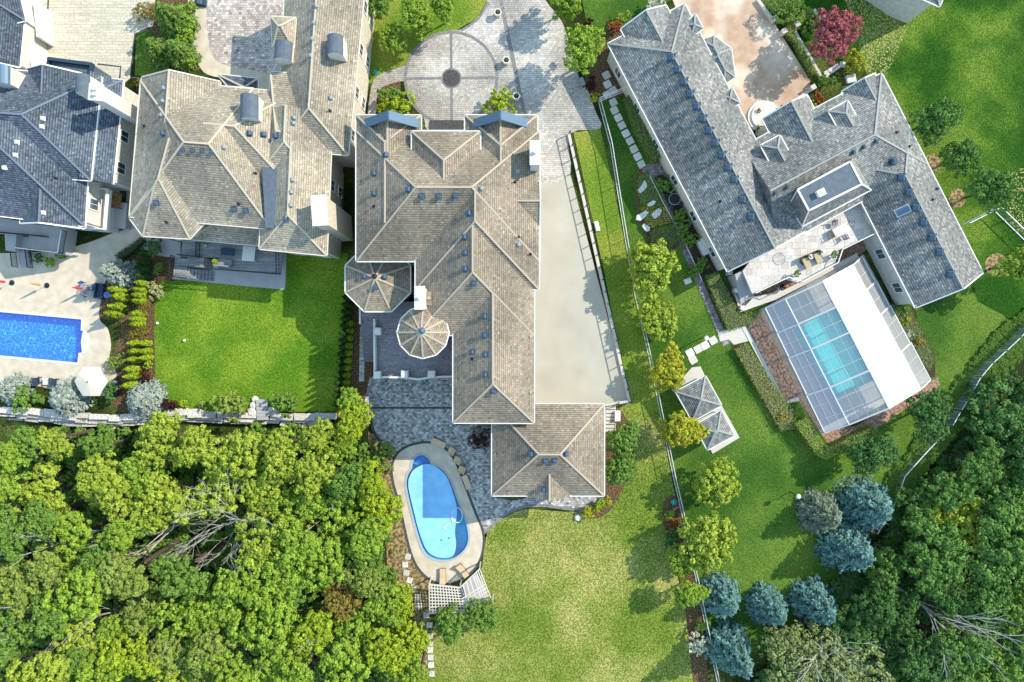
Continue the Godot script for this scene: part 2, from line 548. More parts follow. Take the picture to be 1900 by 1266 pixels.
# ---------------------------------------------------------------- plants
func leaf(b: MB, at: Vector3, nn: Vector3, size: float, long := 1.25) -> void:
	var x := nn.cross(Vector3(rf(-1, 1), rf(-1, 1), rf(-1, 1)))
	x = x.normalized() if x.length() > 0.01 else nn.cross(Vector3.RIGHT).normalized()
	var z := nn.cross(x)
	var p := at + x * size * 0.5 * long
	var q := at - x * size * 0.5 * long
	var dip := nn * size * 0.16
	b.tri(p - dip, at + z * size * 0.42, q - dip, nn, Vector2.ZERO, Vector2.RIGHT, Vector2.ONE)
	b.tri(p - dip, q - dip, at - z * size * 0.42, nn, Vector2.ZERO, Vector2.RIGHT, Vector2.ONE)


func rand_dir() -> Vector3:
	var y := rf(-1, 1)
	var a := rf(0, TAU)
	var r := sqrt(1.0 - y * y)
	return Vector3(cos(a) * r, y, sin(a) * r)


func tint(lo: float, hi: float, warm := 0.0) -> Color:
	var k := rf(lo, hi)
	var w := rf(0.0, warm)
	return Color(k * (1.0 - 0.10 * w), k, k * (1.0 - w * 0.6))


func crown_mesh(sd: int, masses: int, florets: int, per: int, size: float, tall := 0.8, rough := 0.30, loose := 0.0, far := 0.75) -> ArrayMesh:   # radius 1, centre at 0: a few boughs, each a dome of leafy florets with gaps between
	rng.seed = sd
	var b := MB.new()
	for k in masses:
		var d := rand_dir()
		d.y = absf(d.y) * 0.8 + 0.05
		d = d.normalized()
		var out := 0.0 if k == 0 else rf(far - rough, far)
		var m := Vector3(d.x * out, (d.y * out if k else 0.25) * tall, d.z * out)
		var br := rf(0.34, 0.50)
		var hue := rf(0.86, 1.0)
		for j in florets:
			var e := rand_dir()
			e.y = e.y * 0.7 + 0.32
			e = e.normalized()
			var f := m + e * br * rf(0.55, 1.08) * Vector3(1, tall, 1)
			var r := rf(0.075, 0.150)
			var base := hue * rf(0.72, 1.0)
			for i in int(per * rf(0.7, 1.2) * (1.0 - loose * rf(0.0, 1.0))):
				var q := (rand_dir() + e * 0.5 + Vector3.UP * 0.55).normalized()
				b.col = Color(1, 1, 1) * base * tint(0.74, 1.0, 0.5)
				leaf(b, f + q * r * rf(0.6, 1.15), (q + rand_dir() * 0.6).normalized(), size * rf(0.6, 1.3))
	return b.done(M.mid_green)


func spruce_mesh(sd: int) -> ArrayMesh:   # height 1, widest radius 0.36, base at 0: tiers of drooping boughs, each a row of needle sprays
	rng.seed = sd
	var b := MB.new()
	for k in 15:
		var f := k / 14.0
		var y := 0.06 + 0.90 * f
		var r := 0.36 * pow(1.0 - f, 0.72) * rf(0.92, 1.05) + 0.012
		var count := int(5 + 12 * (1.0 - f))
		for j in count:
			var a := TAU * (j + rf(-0.3, 0.3)) / count + k * 0.7
			var d := Vector3(cos(a), 0, sin(a))
			var side := Vector3(-d.z, 0, d.x)
			var rr := r * rf(0.78, 1.12)
			var tone := rf(0.55, 1.0)
			var sprays := int(4 + 7 * (1.0 - f))
			for i in sprays:
				var s := sqrt((i + rf(0.2, 1.0)) / sprays)
				var w := rf(-1, 1) * 0.06 * (1.2 - s * 0.6) * (1.2 - f)
				var p := d * rr * s + side * w
				p.y = y - rr * 0.30 * s * s + rf(0.0, 0.02) + 0.05 * s * (1.0 - f)
				for n in 4:
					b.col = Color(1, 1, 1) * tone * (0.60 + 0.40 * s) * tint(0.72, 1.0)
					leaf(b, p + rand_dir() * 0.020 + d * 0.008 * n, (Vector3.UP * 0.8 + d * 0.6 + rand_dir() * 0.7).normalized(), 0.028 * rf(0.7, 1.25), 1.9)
	return b.done(M.blue_spruce)


func cedar_mesh(sd: int) -> ArrayMesh:   # height 1, radius 0.2
	rng.seed = sd
	var b := MB.new()
	for i in 520:
		var f := rf(0.0, 1.0)
		var r := 0.20 * pow(sin(PI * clampf(0.12 + 0.86 * f, 0, 1)), 0.6) * (1.0 - 0.45 * f)
		var a := rf(0, TAU)
		var d := Vector3(cos(a), 0.25, sin(a)).normalized()
		b.col = Color(1, 1, 1) * tint(0.58, 1.0, 0.3)
		leaf(b, Vector3(cos(a) * r, f, sin(a) * r) * Vector3(1, 1, 1) * rf(0.9, 1.08), (d + rand_dir() * 0.5).normalized(), 0.075 * rf(0.7, 1.3), 1.5)
	return b.done(M.cedar)


func twig(b: MB, at: Vector3, d: Vector3, length: float, r: float, depth: int, spread: float) -> void:
	var p := at
	var e := d
	for k in 4:
		var q := p + e * length / 4.0
		b.tube(p, q, r * (1.0 - k * 0.2), maxf(r * (1.0 - (k + 1) * 0.2), 0.012), 4, false)
		p = q
		if depth > 0 and k > 0:
			twig(b, p, (e + rand_dir() * spread).normalized(), length * rf(0.45, 0.65), r * 0.55, depth - 1, spread)
		e = (e + rand_dir() * 0.16).normalized()


func tree_parts(o: Node3D, crown: Mesh, m: Material, r: float, hc: float, tall := 1.0, bark: Material = null) -> void:   # origin at the foot; crown centre at hc
	var c := local("crown", crown, o, Transform3D(Basis(Vector3.UP, rf(0, TAU)).scaled(Vector3(r, r * tall, r)), Vector3(0, hc, 0)))
	c.set_surface_override_material(0, m)
	var key := "trunk%d" % int(hc * 2)
	if not proto.has(key):
		var b := MB.new()
		b.tube(Vector3(0, -0.3, 0), Vector3(0.05, hc * 0.75, 0.03), 0.035 * hc + 0.04, 0.02 * hc + 0.02, 7)
		for k in 4:
			var a := TAU * k / 4.0 + 0.4
			b.tube(Vector3(0.03, hc * (0.45 + 0.07 * k), 0.02), Vector3(cos(a) * hc * 0.25, hc * (0.78 + 0.06 * k), sin(a) * hc * 0.25), 0.014 * hc, 0.004 * hc, 5)
		proto[key] = b.done(M.bark)
	local("trunk", proto[key], o)


func fall(p: Vector3) -> float:   # how far the ground has dropped into the ravines
	var q := px_of(Vector3(p.x, 0, p.z))
	var a := smoothstep(792.0, 960.0, q.y) * smoothstep(720.0, 600.0, q.x) * 3.6 + smoothstep(768.0, 784.0, q.y) * smoothstep(640.0, 615.0, q.x) * 1.3
	var edge := q.x * 0.82 + q.y * 0.57
	var b := smoothstep(1885.0, 2050.0, edge) * smoothstep(560.0, 700.0, q.y) * 5.0
	return -maxf(a, b)


func tree(called: String, label: String, x: float, y: float, rpx: float, kind: String, m: Material, hc := 0.0, tall := 0.95, group := "", cat := "tree") -> Node3D:
	var h := hc
	if h <= 0.0:
		h = 1.1 * rpx * S + 1.3
	var c := P(x, y, h)
	var g := fall(c)
	var o := thing(called, label, cat, Vector3(c.x, g, c.z), group)
	var r := rpx * S * (H - h) / H
	tree_parts(o, proto[kind], m, r, h - g, tall)
	return o


func shrub(label: String, x: float, y: float, rpx: float, m: Material, kind := "bush", called := "shrub", group := "", tall := 0.85) -> Node3D:
	var r := rpx * S
	var c := P(x, y, r * 0.7)
	var o := thing(called, label, "shrub", Vector3(c.x, fall(c), c.z), group)
	var f := local("foliage", proto[kind], o, Transform3D(Basis(Vector3.UP, rf(0, TAU)).scaled(Vector3(r, r * tall, r)), Vector3(0, r * 0.55, 0)))
	f.set_surface_override_material(0, m)
	local("stem", proto.stem, o, Transform3D(Basis.from_scale(Vector3.ONE * r), Vector3.ZERO))
	return o


func spruce(label: String, x: float, y: float, rpx: float, m: Material, height: float, group := "", g0 := 1000.0) -> Node3D:
	var c := P(x, y, height * 0.40)
	var g := fall(c) if g0 > 100 else g0
	var o := thing("spruce_tree", label, "spruce tree", Vector3(c.x, g, c.z), group)
	var r := rpx * S * 1.0 * (H - height * 0.4) / H
	var f := local("foliage", proto["spruce%d" % (names["spruce_tree"] % 3)], o, Transform3D(Basis(Vector3.UP, rf(0, TAU)).scaled(Vector3(r / 0.36, height - g, r / 0.36)), Vector3.ZERO))
	f.set_surface_override_material(0, m)
	local("trunk", proto.pole, o, Transform3D(Basis.from_scale(Vector3(1, height * 0.8 - g, 1)), Vector3(0, -0.2, 0)))
	return o


func cedar(label: String, x: float, y: float, height: float, wide: float, m: Material, group: String) -> Node3D:
	var c := P(x, y, height * 0.5)
	var o := thing("cedar_shrub", label, "cedar", Vector3(c.x, 0, c.z), group)
	var f := local("foliage", proto["cedar%d" % (names["cedar_shrub"] % 2)], o, Transform3D(Basis(Vector3.UP, rf(0, TAU)).scaled(Vector3(wide / 0.36, height, wide / 0.36)), Vector3.ZERO))
	f.set_surface_override_material(0, m)
	local("stem", proto.stem, o, Transform3D(Basis.from_scale(Vector3.ONE * 0.8), Vector3.ZERO))
	return o


func hedge(label: String, px: Array, h: float, m: Material, wild := 0.0, called := "hedge") -> Node3D:   # clipped hedge over an outline: a dense shell of leaves round a dark core
	var q := poly(px, h * 0.7)
	var c := Vector2.ZERO
	for p in q:
		c += p / q.size()
	var o := thing(called, label, "hedge", Vector3(c.x, 0, c.y))
	var b := MB.new()
	var ix := Geometry2D.triangulate_polygon(q)
	for i in range(0, ix.size(), 3):
		var u := q[ix[i]]
		var v := q[ix[i + 1]]
		var w := q[ix[i + 2]]
		var area := absf((v - u).cross(w - u)) * 0.5
		for k in int(area * 130):
			var s := sqrt(rf(0, 1))
			var t := rf(0, 1)
			var p := u * (1 - s) + v * s * (1 - t) + w * s * t
			b.col = Color(1, 1, 1) * tint(0.55, 1.0, 0.4)
			leaf(b, Vector3(p.x, h + rf(-0.10, 0.06) + wild * rf(-0.6, 0.4), p.y), (Vector3.UP + rand_dir() * 0.7).normalized(), rf(0.07, 0.13))
	var s := 0.0
	for i in q.size():
		s += q[i].cross(q[(i + 1) % q.size()])
	for i in q.size():
		var u := q[i]
		var v := q[(i + 1) % q.size()]
		var d := Vector3(v.y - u.y, 0, u.x - v.x).normalized() * signf(s)
		for k in int(u.distance_to(v) * h * 80):
			var p := u.lerp(v, rf(0, 1))
			b.col = Color(1, 1, 1) * tint(0.55, 1.0, 0.4)
			leaf(b, Vector3(p.x, rf(0, h), p.y) + d * rf(-0.08, 0.05 + 0.2 * wild), (d + rand_dir() * 0.7).normalized(), rf(0.07, 0.13))
	part("foliage", b.done(m), o)
	var core := MB.new()
	var inner := Geometry2D.offset_polygon(q, -0.14)
	if inner.size():
		core.prism(inner[0], -0.05, h - 0.16)
		part("branches", core.done(M.bark), o)
	return o


func make_plants() -> void:
	proto.maple0 = crown_mesh(101, 9, 27, 40, 0.068)
	proto.maple1 = crown_mesh(102, 8, 28, 40, 0.070, 0.9, 0.25)
	proto.maple2 = crown_mesh(103, 9, 26, 40, 0.066, 0.75, 0.28)
	proto.maple3 = crown_mesh(104, 7, 30, 40, 0.072, 0.85, 0.22)
	proto.maple4 = crown_mesh(108, 8, 26, 40, 0.068, 0.9, 0.35)
	proto.airy0 = crown_mesh(105, 8, 30, 26, 0.062, 0.85, 0.35, 0.7)
	proto.airy1 = crown_mesh(106, 9, 26, 26, 0.062, 0.85, 0.35, 0.7)
	proto.fine = crown_mesh(107, 9, 34, 26, 0.066, 0.8, 0.18, 0.0, 0.60)
	proto.round0 = crown_mesh(141, 10, 32, 36, 0.068, 0.85, 0.15, 0.0, 0.60)
	proto.round1 = crown_mesh(142, 10, 30, 36, 0.070, 0.85, 0.20, 0.0, 0.62)
	proto.bush = crown_mesh(111, 6, 14, 22, 0.13, 0.8, 0.25)
	proto.bush1 = crown_mesh(112, 5, 14, 22, 0.14, 0.8, 0.30)
	proto.small = crown_mesh(113, 4, 10, 16, 0.19, 0.8, 0.25)
	for k in 3:
		proto["spruce%d" % k] = spruce_mesh(121 + k)
	for k in 2:
		proto["cedar%d" % k] = cedar_mesh(131 + k)
	var b := MB.new()
	for k in 5:
		var a := TAU * k / 5.0
		b.tube(Vector3(0, -0.1, 0), Vector3(cos(a) * 0.35, 0.6, sin(a) * 0.35), 0.05, 0.02, 4)
	proto.stem = b.done(M.bark)
	b = MB.new()
	b.tube(Vector3.ZERO, Vector3.UP, 0.14, 0.03, 7)
	proto.pole = b.done(M.bark)
	rng.seed = 7


# ---------------------------------------------------------------- houses
func clip(p: PackedVector2Array, f: Callable) -> PackedVector2Array:
	var r := PackedVector2Array()
	for i in p.size():
		var a := p[i]
		var b := p[(i + 1) % p.size()]
		var fa: float = f.call(a)
		var fb: float = f.call(b)
		if fa >= 0.0:
			r.append(a)
		if (fa > 0.0 and fb < 0.0) or (fa < 0.0 and fb > 0.0):
			r.append(a.lerp(b, fa / (fa - fb)))
	return r


func inset(q: PackedVector2Array, w: float) -> PackedVector2Array:   # convex, clockwise on the map
	var r := PackedVector2Array()
	var m := q.size()
	for i in m:
		var d0 := (q[i] - q[(i - 1 + m) % m]).normalized()
		var d1 := (q[(i + 1) % m] - q[i]).normalized()
		var n0 := Vector2(-d0.y, d0.x)
		var n1 := Vector2(-d1.y, d1.x)
		r.append(q[i] + (n0 + n1) * w / maxf(0.2, 1.0 + n0.dot(n1)))
	return r


func roof_at(x: float, y: float, only: Node3D = null) -> Array:   # the roof point seen at that place: [point, normal]
	var h := 7.0
	var nn := Vector3.UP
	for k in 10:
		var w := P(x, y, h)
		var p := Vector2(w.x, w.z)
		var best := -1.0
		for bl in blocks:
			if only and bl.house != only:
				continue
			if not Geometry2D.is_point_in_polygon(p, bl.q):
				continue
			var low := 1e9
			var ln := Vector3.UP
			for pl in bl.planes:
				var z: float = bl.eave + pl.s * pl.n.dot(p - pl.a)
				if z < low:
					low = z
					ln = Vector3(-pl.n.x * pl.s, 1, -pl.n.y * pl.s).normalized()
			if low < 1e8 and low > best:
				best = low
				nn = ln
		if best < 0.0:
			break
		h = best
	return [P(x, y, h), nn]


# One roof volume: the eaves outline (clockwise, starting at the upper corner), the eaves height and the pitch at each edge; -1 is a gable, 0 an end buried in another roof. Volumes run into each other as the roofs do.
func hip(house: Node3D, px: Array, eave0: float, pitch: Array, skin: Material, cap: Material, gutter: Material, wall: Material, o := {}) -> Dictionary:
	var eave := eave0 + 0.011 * (blocks.size() % 19)
	var q := poly(px, eave)
	var m := q.size()
	var planes := []
	for i in m:
		if pitch[i] > 0.0:
			var d := (q[(i + 1) % m] - q[i]).normalized()
			planes.append({"i": i, "a": q[i], "d": d, "n": Vector2(-d.y, d.x), "s": pitch[i]})
	blocks.append({"house": house, "q": q, "eave": eave, "planes": planes})
	var height := func(p: Vector2) -> float:
		var z := 1e9
		for pl in planes:
			z = minf(z, pl.s * pl.n.dot(p - pl.a))
		return z
	var b := MB.new()
	var caps := MB.new()
	var under: float = o.get("under", 0.25)
	var done := {}
	var gable_top := []
	for pl in planes:
		var f := q
		for other in planes:
			if other == pl:
				continue
			f = clip(f, func(p: Vector2) -> float: return other.s * other.n.dot(p - other.a) - pl.s * pl.n.dot(p - pl.a))
		if f.size() < 3:
			continue
		var p3 := []
		var uv := []
		var up: float = sqrt(1.0 + pl.s * pl.s)
		for p in f:
			var k: float = pl.n.dot(p - pl.a)
			p3.append(Vector3(p.x, eave + pl.s * k, p.y))
			uv.append(Vector2(pl.d.dot(p - pl.a), -k * up))
		b.face(p3, Vector3.UP, uv)
		for i in f.size():
			var u: Vector3 = p3[i]
			var v: Vector3 = p3[(i + 1) % f.size()]
			if u.distance_to(v) < 0.05:
				continue
			var on := -1
			for e in m:
				var ed := (q[(e + 1) % m] - q[e]).normalized()
				var en := Vector2(-ed.y, ed.x)
				if absf(en.dot(f[i] - q[e])) < 0.004 and absf(en.dot(f[(i + 1) % f.size()] - q[e])) < 0.004:
					on = e
			if on >= 0:
				if pitch[on] <= 0.0:
					gable_top.append([on, u, v])
				continue
			var key := "%d %d" % [roundi((u.x + v.x) * 20), roundi((u.z + v.z) * 20)]
			if done.has(key):
				continue
			done[key] = true
			caps.bar(u + Vector3.UP * 0.03, v + Vector3.UP * 0.03, 0.20, 0.05)
	var gut := MB.new()
	for e in m:
		var u := q[e]
		var v := q[(e + 1) % m]
		var d := (v - u).normalized()
		var out := Vector3(d.y, 0, -d.x)
		b.face([Vector3(u.x, eave - under, u.y), Vector3(v.x, eave - under, v.y), Vector3(v.x, eave, v.y), Vector3(u.x, eave, u.y)], out)
		if pitch[e] > 0.0:
			gut.bar(Vector3(u.x, eave - 0.05, u.y) + out * 0.06, Vector3(v.x, eave - 0.05, v.y) + out * 0.05, 0.11, 0.14)
	for g in gable_top:
		var u: Vector3 = g[1]
		var v: Vector3 = g[2]
		var d := (q[(g[0] + 1) % m] - q[g[0]]).normalized()
		var out := Vector3(d.y, 0, -d.x)
		b.face([Vector3(u.x, eave, u.z), Vector3(v.x, eave, v.z), v, u] if u.y > eave + 0.01 and v.y > eave + 0.01 else [Vector3(u.x, eave, u.z), Vector3(v.x, eave, v.z), v if v.y > u.y else u], out)
		if pitch[g[0]] < 0.0 and o.get("rake", true):
			gut.bar(u + out * 0.04, v + out * 0.04, 0.14, 0.16)
	var soffit := []
	for p in q:
		soffit.append(Vector3(p.x, eave - under, p.y))
	b.face(soffit, Vector3.DOWN)
	var r := part(o.get("name", "roof"), b.done(skin), house)
	if caps.v.size():
		part("ridge_cap", caps.done(cap), r)
	if gut.v.size() and gutter:
		part("gutter", gut.done(gutter), r)
	var res := {"q": q, "eave": eave, "roof": r, "height": height}
	if wall:
		var w := inset(q, o.get("in", 0.5) + 0.007 * (blocks.size() % 13))
		var wb := MB.new()
		wb.prism(w, o.get("foot", -0.3), eave - under + 0.02, false)
		part("wall", wb.done(wall), house)
		res.wall = w
		for e in o.get("windows", {}):
			windows(house, w[e], w[(e + 1) % m], o.windows[e], o.get("storeys", [1.6, 4.8]))
	return res


func windows(house: Node3D, a: Vector2, b: Vector2, count: int, sills: Array, w := 1.2, h := 1.5) -> void:
	var d := (b - a).normalized()
	var out := Vector3(d.y, 0, -d.x)
	if not proto.has("window"):
		var f := MB.new()
		for s in [-1, 1]:
			f.box(Vector3(s * 0.64, 0, 0.03), Vector3(0.12, 1.74, 0.14))
			f.box(Vector3(0, s * 0.81, 0.032), Vector3(1.16, 0.12, 0.14))
		f.box(Vector3(0, 0, 0.03), Vector3(0.05, 1.5, 0.1))
		proto.window = f.done(M.white)
		f = MB.new()
		f.box(Vector3.ZERO, Vector3(1.18, 1.52, 0.08))
		proto.window_pane = f.done(M.glass)
	for i in count:
		for y in sills:
			var p := a.lerp(b, (i + 0.5) / count)
			var t := Transform3D(Basis(Vector3.UP, atan2(out.x, out.z)).scaled(Vector3(w / 1.2, h / 1.5, 1)), Vector3(p.x, y, p.y))
			var f := part("window", proto.window, house, t)
			local("pane", proto.window_pane, f)


func vents(house: Node3D, px: Array, m: Material, size := 1.0) -> void:   # box vents on the slopes, upright on their flashing
	var key := "vent" + str(m.get_instance_id())
	if not proto.has(key):
		var b := MB.new()
		b.box(Vector3(0, 0.02, 0), Vector3(0.62, 0.04, 0.62))
		b.box(Vector3(0, 0.14, 0), Vector3(0.36, 0.24, 0.36))
		b.hexa([Vector3(-0.26, 0.26, -0.26), Vector3(0.26, 0.26, -0.26), Vector3(0.26, 0.26, 0.26), Vector3(-0.26, 0.26, 0.26), Vector3(-0.17, 0.40, -0.17), Vector3(0.17, 0.40, -0.17), Vector3(0.17, 0.40, 0.17), Vector3(-0.17, 0.40, 0.17)])
		proto[key] = b.done(m)
	for p in px:
		var s := roof_at(p[0], p[1], house)
		var nn: Vector3 = s[1]
		var x := Vector3.RIGHT.slide(nn).normalized()
		part("roof_vent", proto[key], house, Transform3D(Basis(x, nn, x.cross(nn)).scaled_local(Vector3.ONE * size), s[0]))


func pipes(house: Node3D, px: Array) -> void:
	if not proto.has("pipe"):
		var b := MB.new()
		b.tube(Vector3(0, -0.1, 0), Vector3(0, 0.55, 0), 0.06, 0.06, 8)
		b.lathe(Vector3.ZERO, [[0.2, 0.0], [0.08, 0.12]], 8)
		proto.pipe = b.done(M.black)
	for p in px:
		part("vent_pipe", proto.pipe, house, Transform3D(Basis(), roof_at(p[0], p[1], house)[0]))


func cone_roof(house: Node3D, x: float, y: float, rpx: float, sides: int, eave: float, s: float, skin: Material, cap: Material, turn: float, wall: Material, o := {}) -> Dictionary:
	var px := []
	for k in sides:
		var a := turn + TAU * k / sides
		px.append([x + cos(a) * rpx / cos(PI / sides), y + sin(a) * rpx / cos(PI / sides)])
	var pt := []
	pt.resize(sides)
	pt.fill(s)
	o["name"] = "turret_roof"
	return hip(house, px, eave, pt, skin, cap, M.white, wall, o)


func rail(to: Node3D, pts: Array, y: float, h: float, m: Material, gap := 0.14, top: Material = null) -> void:   # balustrade along world points (Vector2)
	var b := MB.new()
	var t := MB.new()
	for i in pts.size() - 1:
		var a: Vector2 = pts[i]
		var c: Vector2 = pts[i + 1]
		t.bar(Vector3(a.x, y + h, a.y), Vector3(c.x, y + h, c.y), 0.09, 0.06)
		b.bar(Vector3(a.x, y + 0.1, a.y), Vector3(c.x, y + 0.1, c.y), 0.04, 0.04)
		var k := int(a.distance_to(c) / gap)
		for j in k + 1:
			var p := a.lerp(c, float(j) / maxi(k, 1))
			var w := 0.07 if j == 0 or j == k else 0.04
			b.box(Vector3(p.x, y + h * 0.5, p.y), Vector3(w, h, w))
	part("baluster_run", b.done(m), to)
	part("handrail", t.done(top if top else m), to)


func flight(to: Node3D, a: Vector3, b: Vector3, w: float, m: Material, called := "step") -> void:   # steps from a (top) to b (foot), w wide
	var k := maxi(2, int(round((a.y - b.y) / 0.17)))
	var d := Vector3(b.x - a.x, 0, b.z - a.z)
	for i in k:
		var y := a.y - (a.y - b.y) * (i + 1.0) / k
		var p := a + d * (i + 0.5) / k
		var s := MB.new()
		s.box(Vector3(p.x, (y + 0.02) * 0.5, p.z), Vector3(d.length() / k + 0.03, maxf(y + 0.02, 0.06), w), -atan2(d.z, d.x))
		part(called, s.done(m), to)


func chimney(house: Node3D, x: float, y: float, h: float, wx: float, wz: float, m: Material, foot := 0.0, turn := 0.0, pots := 2) -> void:
	var c := P(x, y, h)
	var b := MB.new()
	b.box(Vector3(c.x, (h + foot) / 2, c.z), Vector3(wx, h - foot, wz), turn)
	var o := part("chimney", b.done(m), house)
	b = MB.new()
	b.box(Vector3(c.x, h + 0.09, c.z), Vector3(wx + 0.25, 0.18, wz + 0.25), turn)
	part("coping", b.done(M.stone_white), o)
	for k in pots:
		b = MB.new()
		var p := c + Basis(Vector3.UP, turn) * Vector3(0, 0, (k - (pots - 1) * 0.5) * 0.55)
		b.lathe(Vector3(p.x, h + 0.17, p.z), [[0.2, 0.0], [0.2, 0.35], [0.15, 0.36], [0.0, 0.30]], 10)
		part("flue", b.done(M.trim_tan), o)


func main_house() -> void:
	var hs := thing("house", "large brown shingled house with round turret and octagonal corner turret by the oval pool", "house", P(880, 480))
	var R: Material = M.roof_brown
	var C: Material = M.cap_brown
	var T: Material = M.trim
	var W: Material = M.stucco
	var k := 0.577
	hip(hs, [[661, 243], [1001, 243], [1001, 485], [661, 485]], 9.4, [k, k, k, k], R, C, T, W, {"windows": {3: 4, 2: 2}})
	hip(hs, [[771, 364], [1000, 364], [1000, 537], [771, 537]], 9.42, [0, k, k, k], R, C, T, null)
	hip(hs, [[771, 364], [991, 364], [991, 622], [771, 622]], 9.3, [0, k, k, k], R, C, T, W, {"windows": {1: 4}})
	hip(hs, [[841, 545], [991, 545], [991, 785], [841, 785]], 9.33, [0, k, k, k], R, C, T, W, {"windows": {1: 3, 2: 2, 3: 3}})
	hip(hs, [[661, 214], [781, 214], [781, 420], [661, 420]], 9.38, [k, k, 0, k], R, C, T, W, {"windows": {3: 3}})
	hip(hs, [[863, 214], [997, 214], [997, 420], [863, 420]], 9.36, [k, k, 0, k], R, C, T, W, {"windows": {1: 3}})
	hip(hs, [[677, 221], [774, 221], [774, 300], [677, 300]], 9.3, [-1, 0.72, 0, 0.72], R, C, null, W, {"in": 0.25, "rake": false, "windows": {0: 2}})
	hip(hs, [[880, 221], [979, 221], [979, 300], [880, 300]], 9.32, [-1, 0.72, 0, 0.72], R, C, null, W, {"in": 0.25, "rake": false, "windows": {0: 2}})
	hip(hs, [[764, 244], [891, 244], [891, 362], [764, 362]], 10.7, [k, k, 0, k], R, C, T, W, {"windows": {0: 2}, "storeys": [6.6]})
	hip(hs, [[930, 337], [1001, 337], [1001, 418], [930, 418]], 9.35, [k, -1, k, 0], R, C, T, null)
	# the two front gables carry a raised parapet with a blue metal coping
	for g in [[676, 225, 721, 776, 226], [879, 225, 929, 980, 224]]:
		var l := P(g[0], g[1], 9.9)
		var m := P(g[2], 213.5, 12.6)
		var r := P(g[3], g[4], 9.9)
		l.z = m.z
		r.z = m.z
		var b := MB.new()
		b.bar(l, m, 0.95, 0.16)
		b.bar(m, r, 0.95, 0.16)
		part("parapet_coping", b.done(M.metal_blue), hs)
		b = MB.new()
		for z in [0.2]:
			b.hexa([Vector3(l.x + 0.1, 8.9, l.z - z), Vector3(r.x - 0.1, 8.9, l.z - z), Vector3(r.x - 0.1, 8.9, l.z + z), Vector3(l.x + 0.1, 8.9, l.z + z), l + Vector3(0.1, -0.05, -z), r + Vector3(-0.1, -0.05, -z), r + Vector3(-0.1, -0.05, z), l + Vector3(0.1, -0.05, z)])
			b.face([l + Vector3(0, -0.06, -z), m + Vector3(0, -0.06, -z), r + Vector3(0, -0.06, -z)], Vector3.FORWARD)
			b.face([l + Vector3(0, -0.06, z), m + Vector3(0, -0.06, z), r + Vector3(0, -0.06, z)], Vector3.BACK)
		part("parapet_gable", b.done(W), hs)
	# pool wing, one storey
	hip(hs, [[913, 750], [1121, 750], [1121, 920], [913, 920]], 7.1, [k, k, k, k], R, C, T, W, {"windows": {1: 2, 2: 3, 3: 2}, "storeys": [1.4, 4.6]})
	hip(hs, [[979, 866], [1058, 866], [1058, 923], [979, 923]], 7.12, [-1, 0.62, 0, 0.62], R, C, T, null)
	# turrets
	cone_roof(hs, 701, 518, 60, 8, 6.3, 0.42, R, C, PI / 8, W, {"windows": {1: 1, 2: 1, 3: 1, 4: 1}, "storeys": [3.4]})
	cone_roof(hs, 785, 617, 46, 12, 9.9, 0.56, R, C, 0.0, W, {"windows": {3: 1, 4: 1, 5: 1}, "storeys": [4.4]})
	var b := MB.new()
	var s := roof_at(783, 614, hs)
	b.lathe(s[0] + Vector3.DOWN * 0.1, [[0.38, 0.0], [0.34, 0.25], [0.16, 0.5], [0.0, 0.62]], 12)
	part("finial", b.done(M.metal_blue), hs)
	b = MB.new()
	b.lathe(roof_at(695, 513, hs)[0] + Vector3.DOWN * 0.1, [[0.32, 0.0], [0.30, 0.22], [0.12, 0.34], [0.0, 0.36]], 12)
	part("turbine_vent", b.done(M.black), hs)
	vents(hs, [[677, 513], [713, 514], [696, 533]], M.vent)
	vents(hs, [[715, 288], [695, 322], [695, 359], [759, 352], [783, 364], [814, 364], [845, 363], [871, 396], [863, 440], [864, 469], [864, 499], [879, 526], [900, 587], [900, 622], [877, 653], [901, 658], [901, 695], [916, 726]], M.vent)
	vents(hs, [[959, 318], [892, 350], [961, 454]], M.vent_pale, 0.85)
	vents(hs, [[986, 842], [1049, 842], [1012, 855], [1029, 854], [1009, 908]], M.vent)
	pipes(hs, [[694, 383], [955, 338], [962, 440], [984, 472], [876, 666]])
	chimney(hs, 993, 284, 12.6, 0.9, 2.3, M.stone_white, 0.0, 0.0, 1)
	chimney(hs, 779, 553, 12.3, 0.85, 2.2, M.stone_white, 0.0, 0.0, 1)
	# cricket behind the garden chimney
	hip(hs, [[781, 541], [800, 541], [800, 567], [781, 567]], 10.2, [0.5, 0, 0.5, 0], R, C, null, null, {"under": 1.2})
	# front door canopy and entrance step
	b = MB.new()
	var e := P(829, 236)
	b.box(Vector3(e.x, 0.1, e.z), Vector3(4.1, 0.2, 1.6))
	part("entrance_step", b.done(M.paver_dark), hs)
	b = MB.new()
	b.box(Vector3(e.x, 1.5, e.z + 1.35), Vector3(1.9, 2.4, 0.14))
	part("front_door", b.done(M.wood), hs)


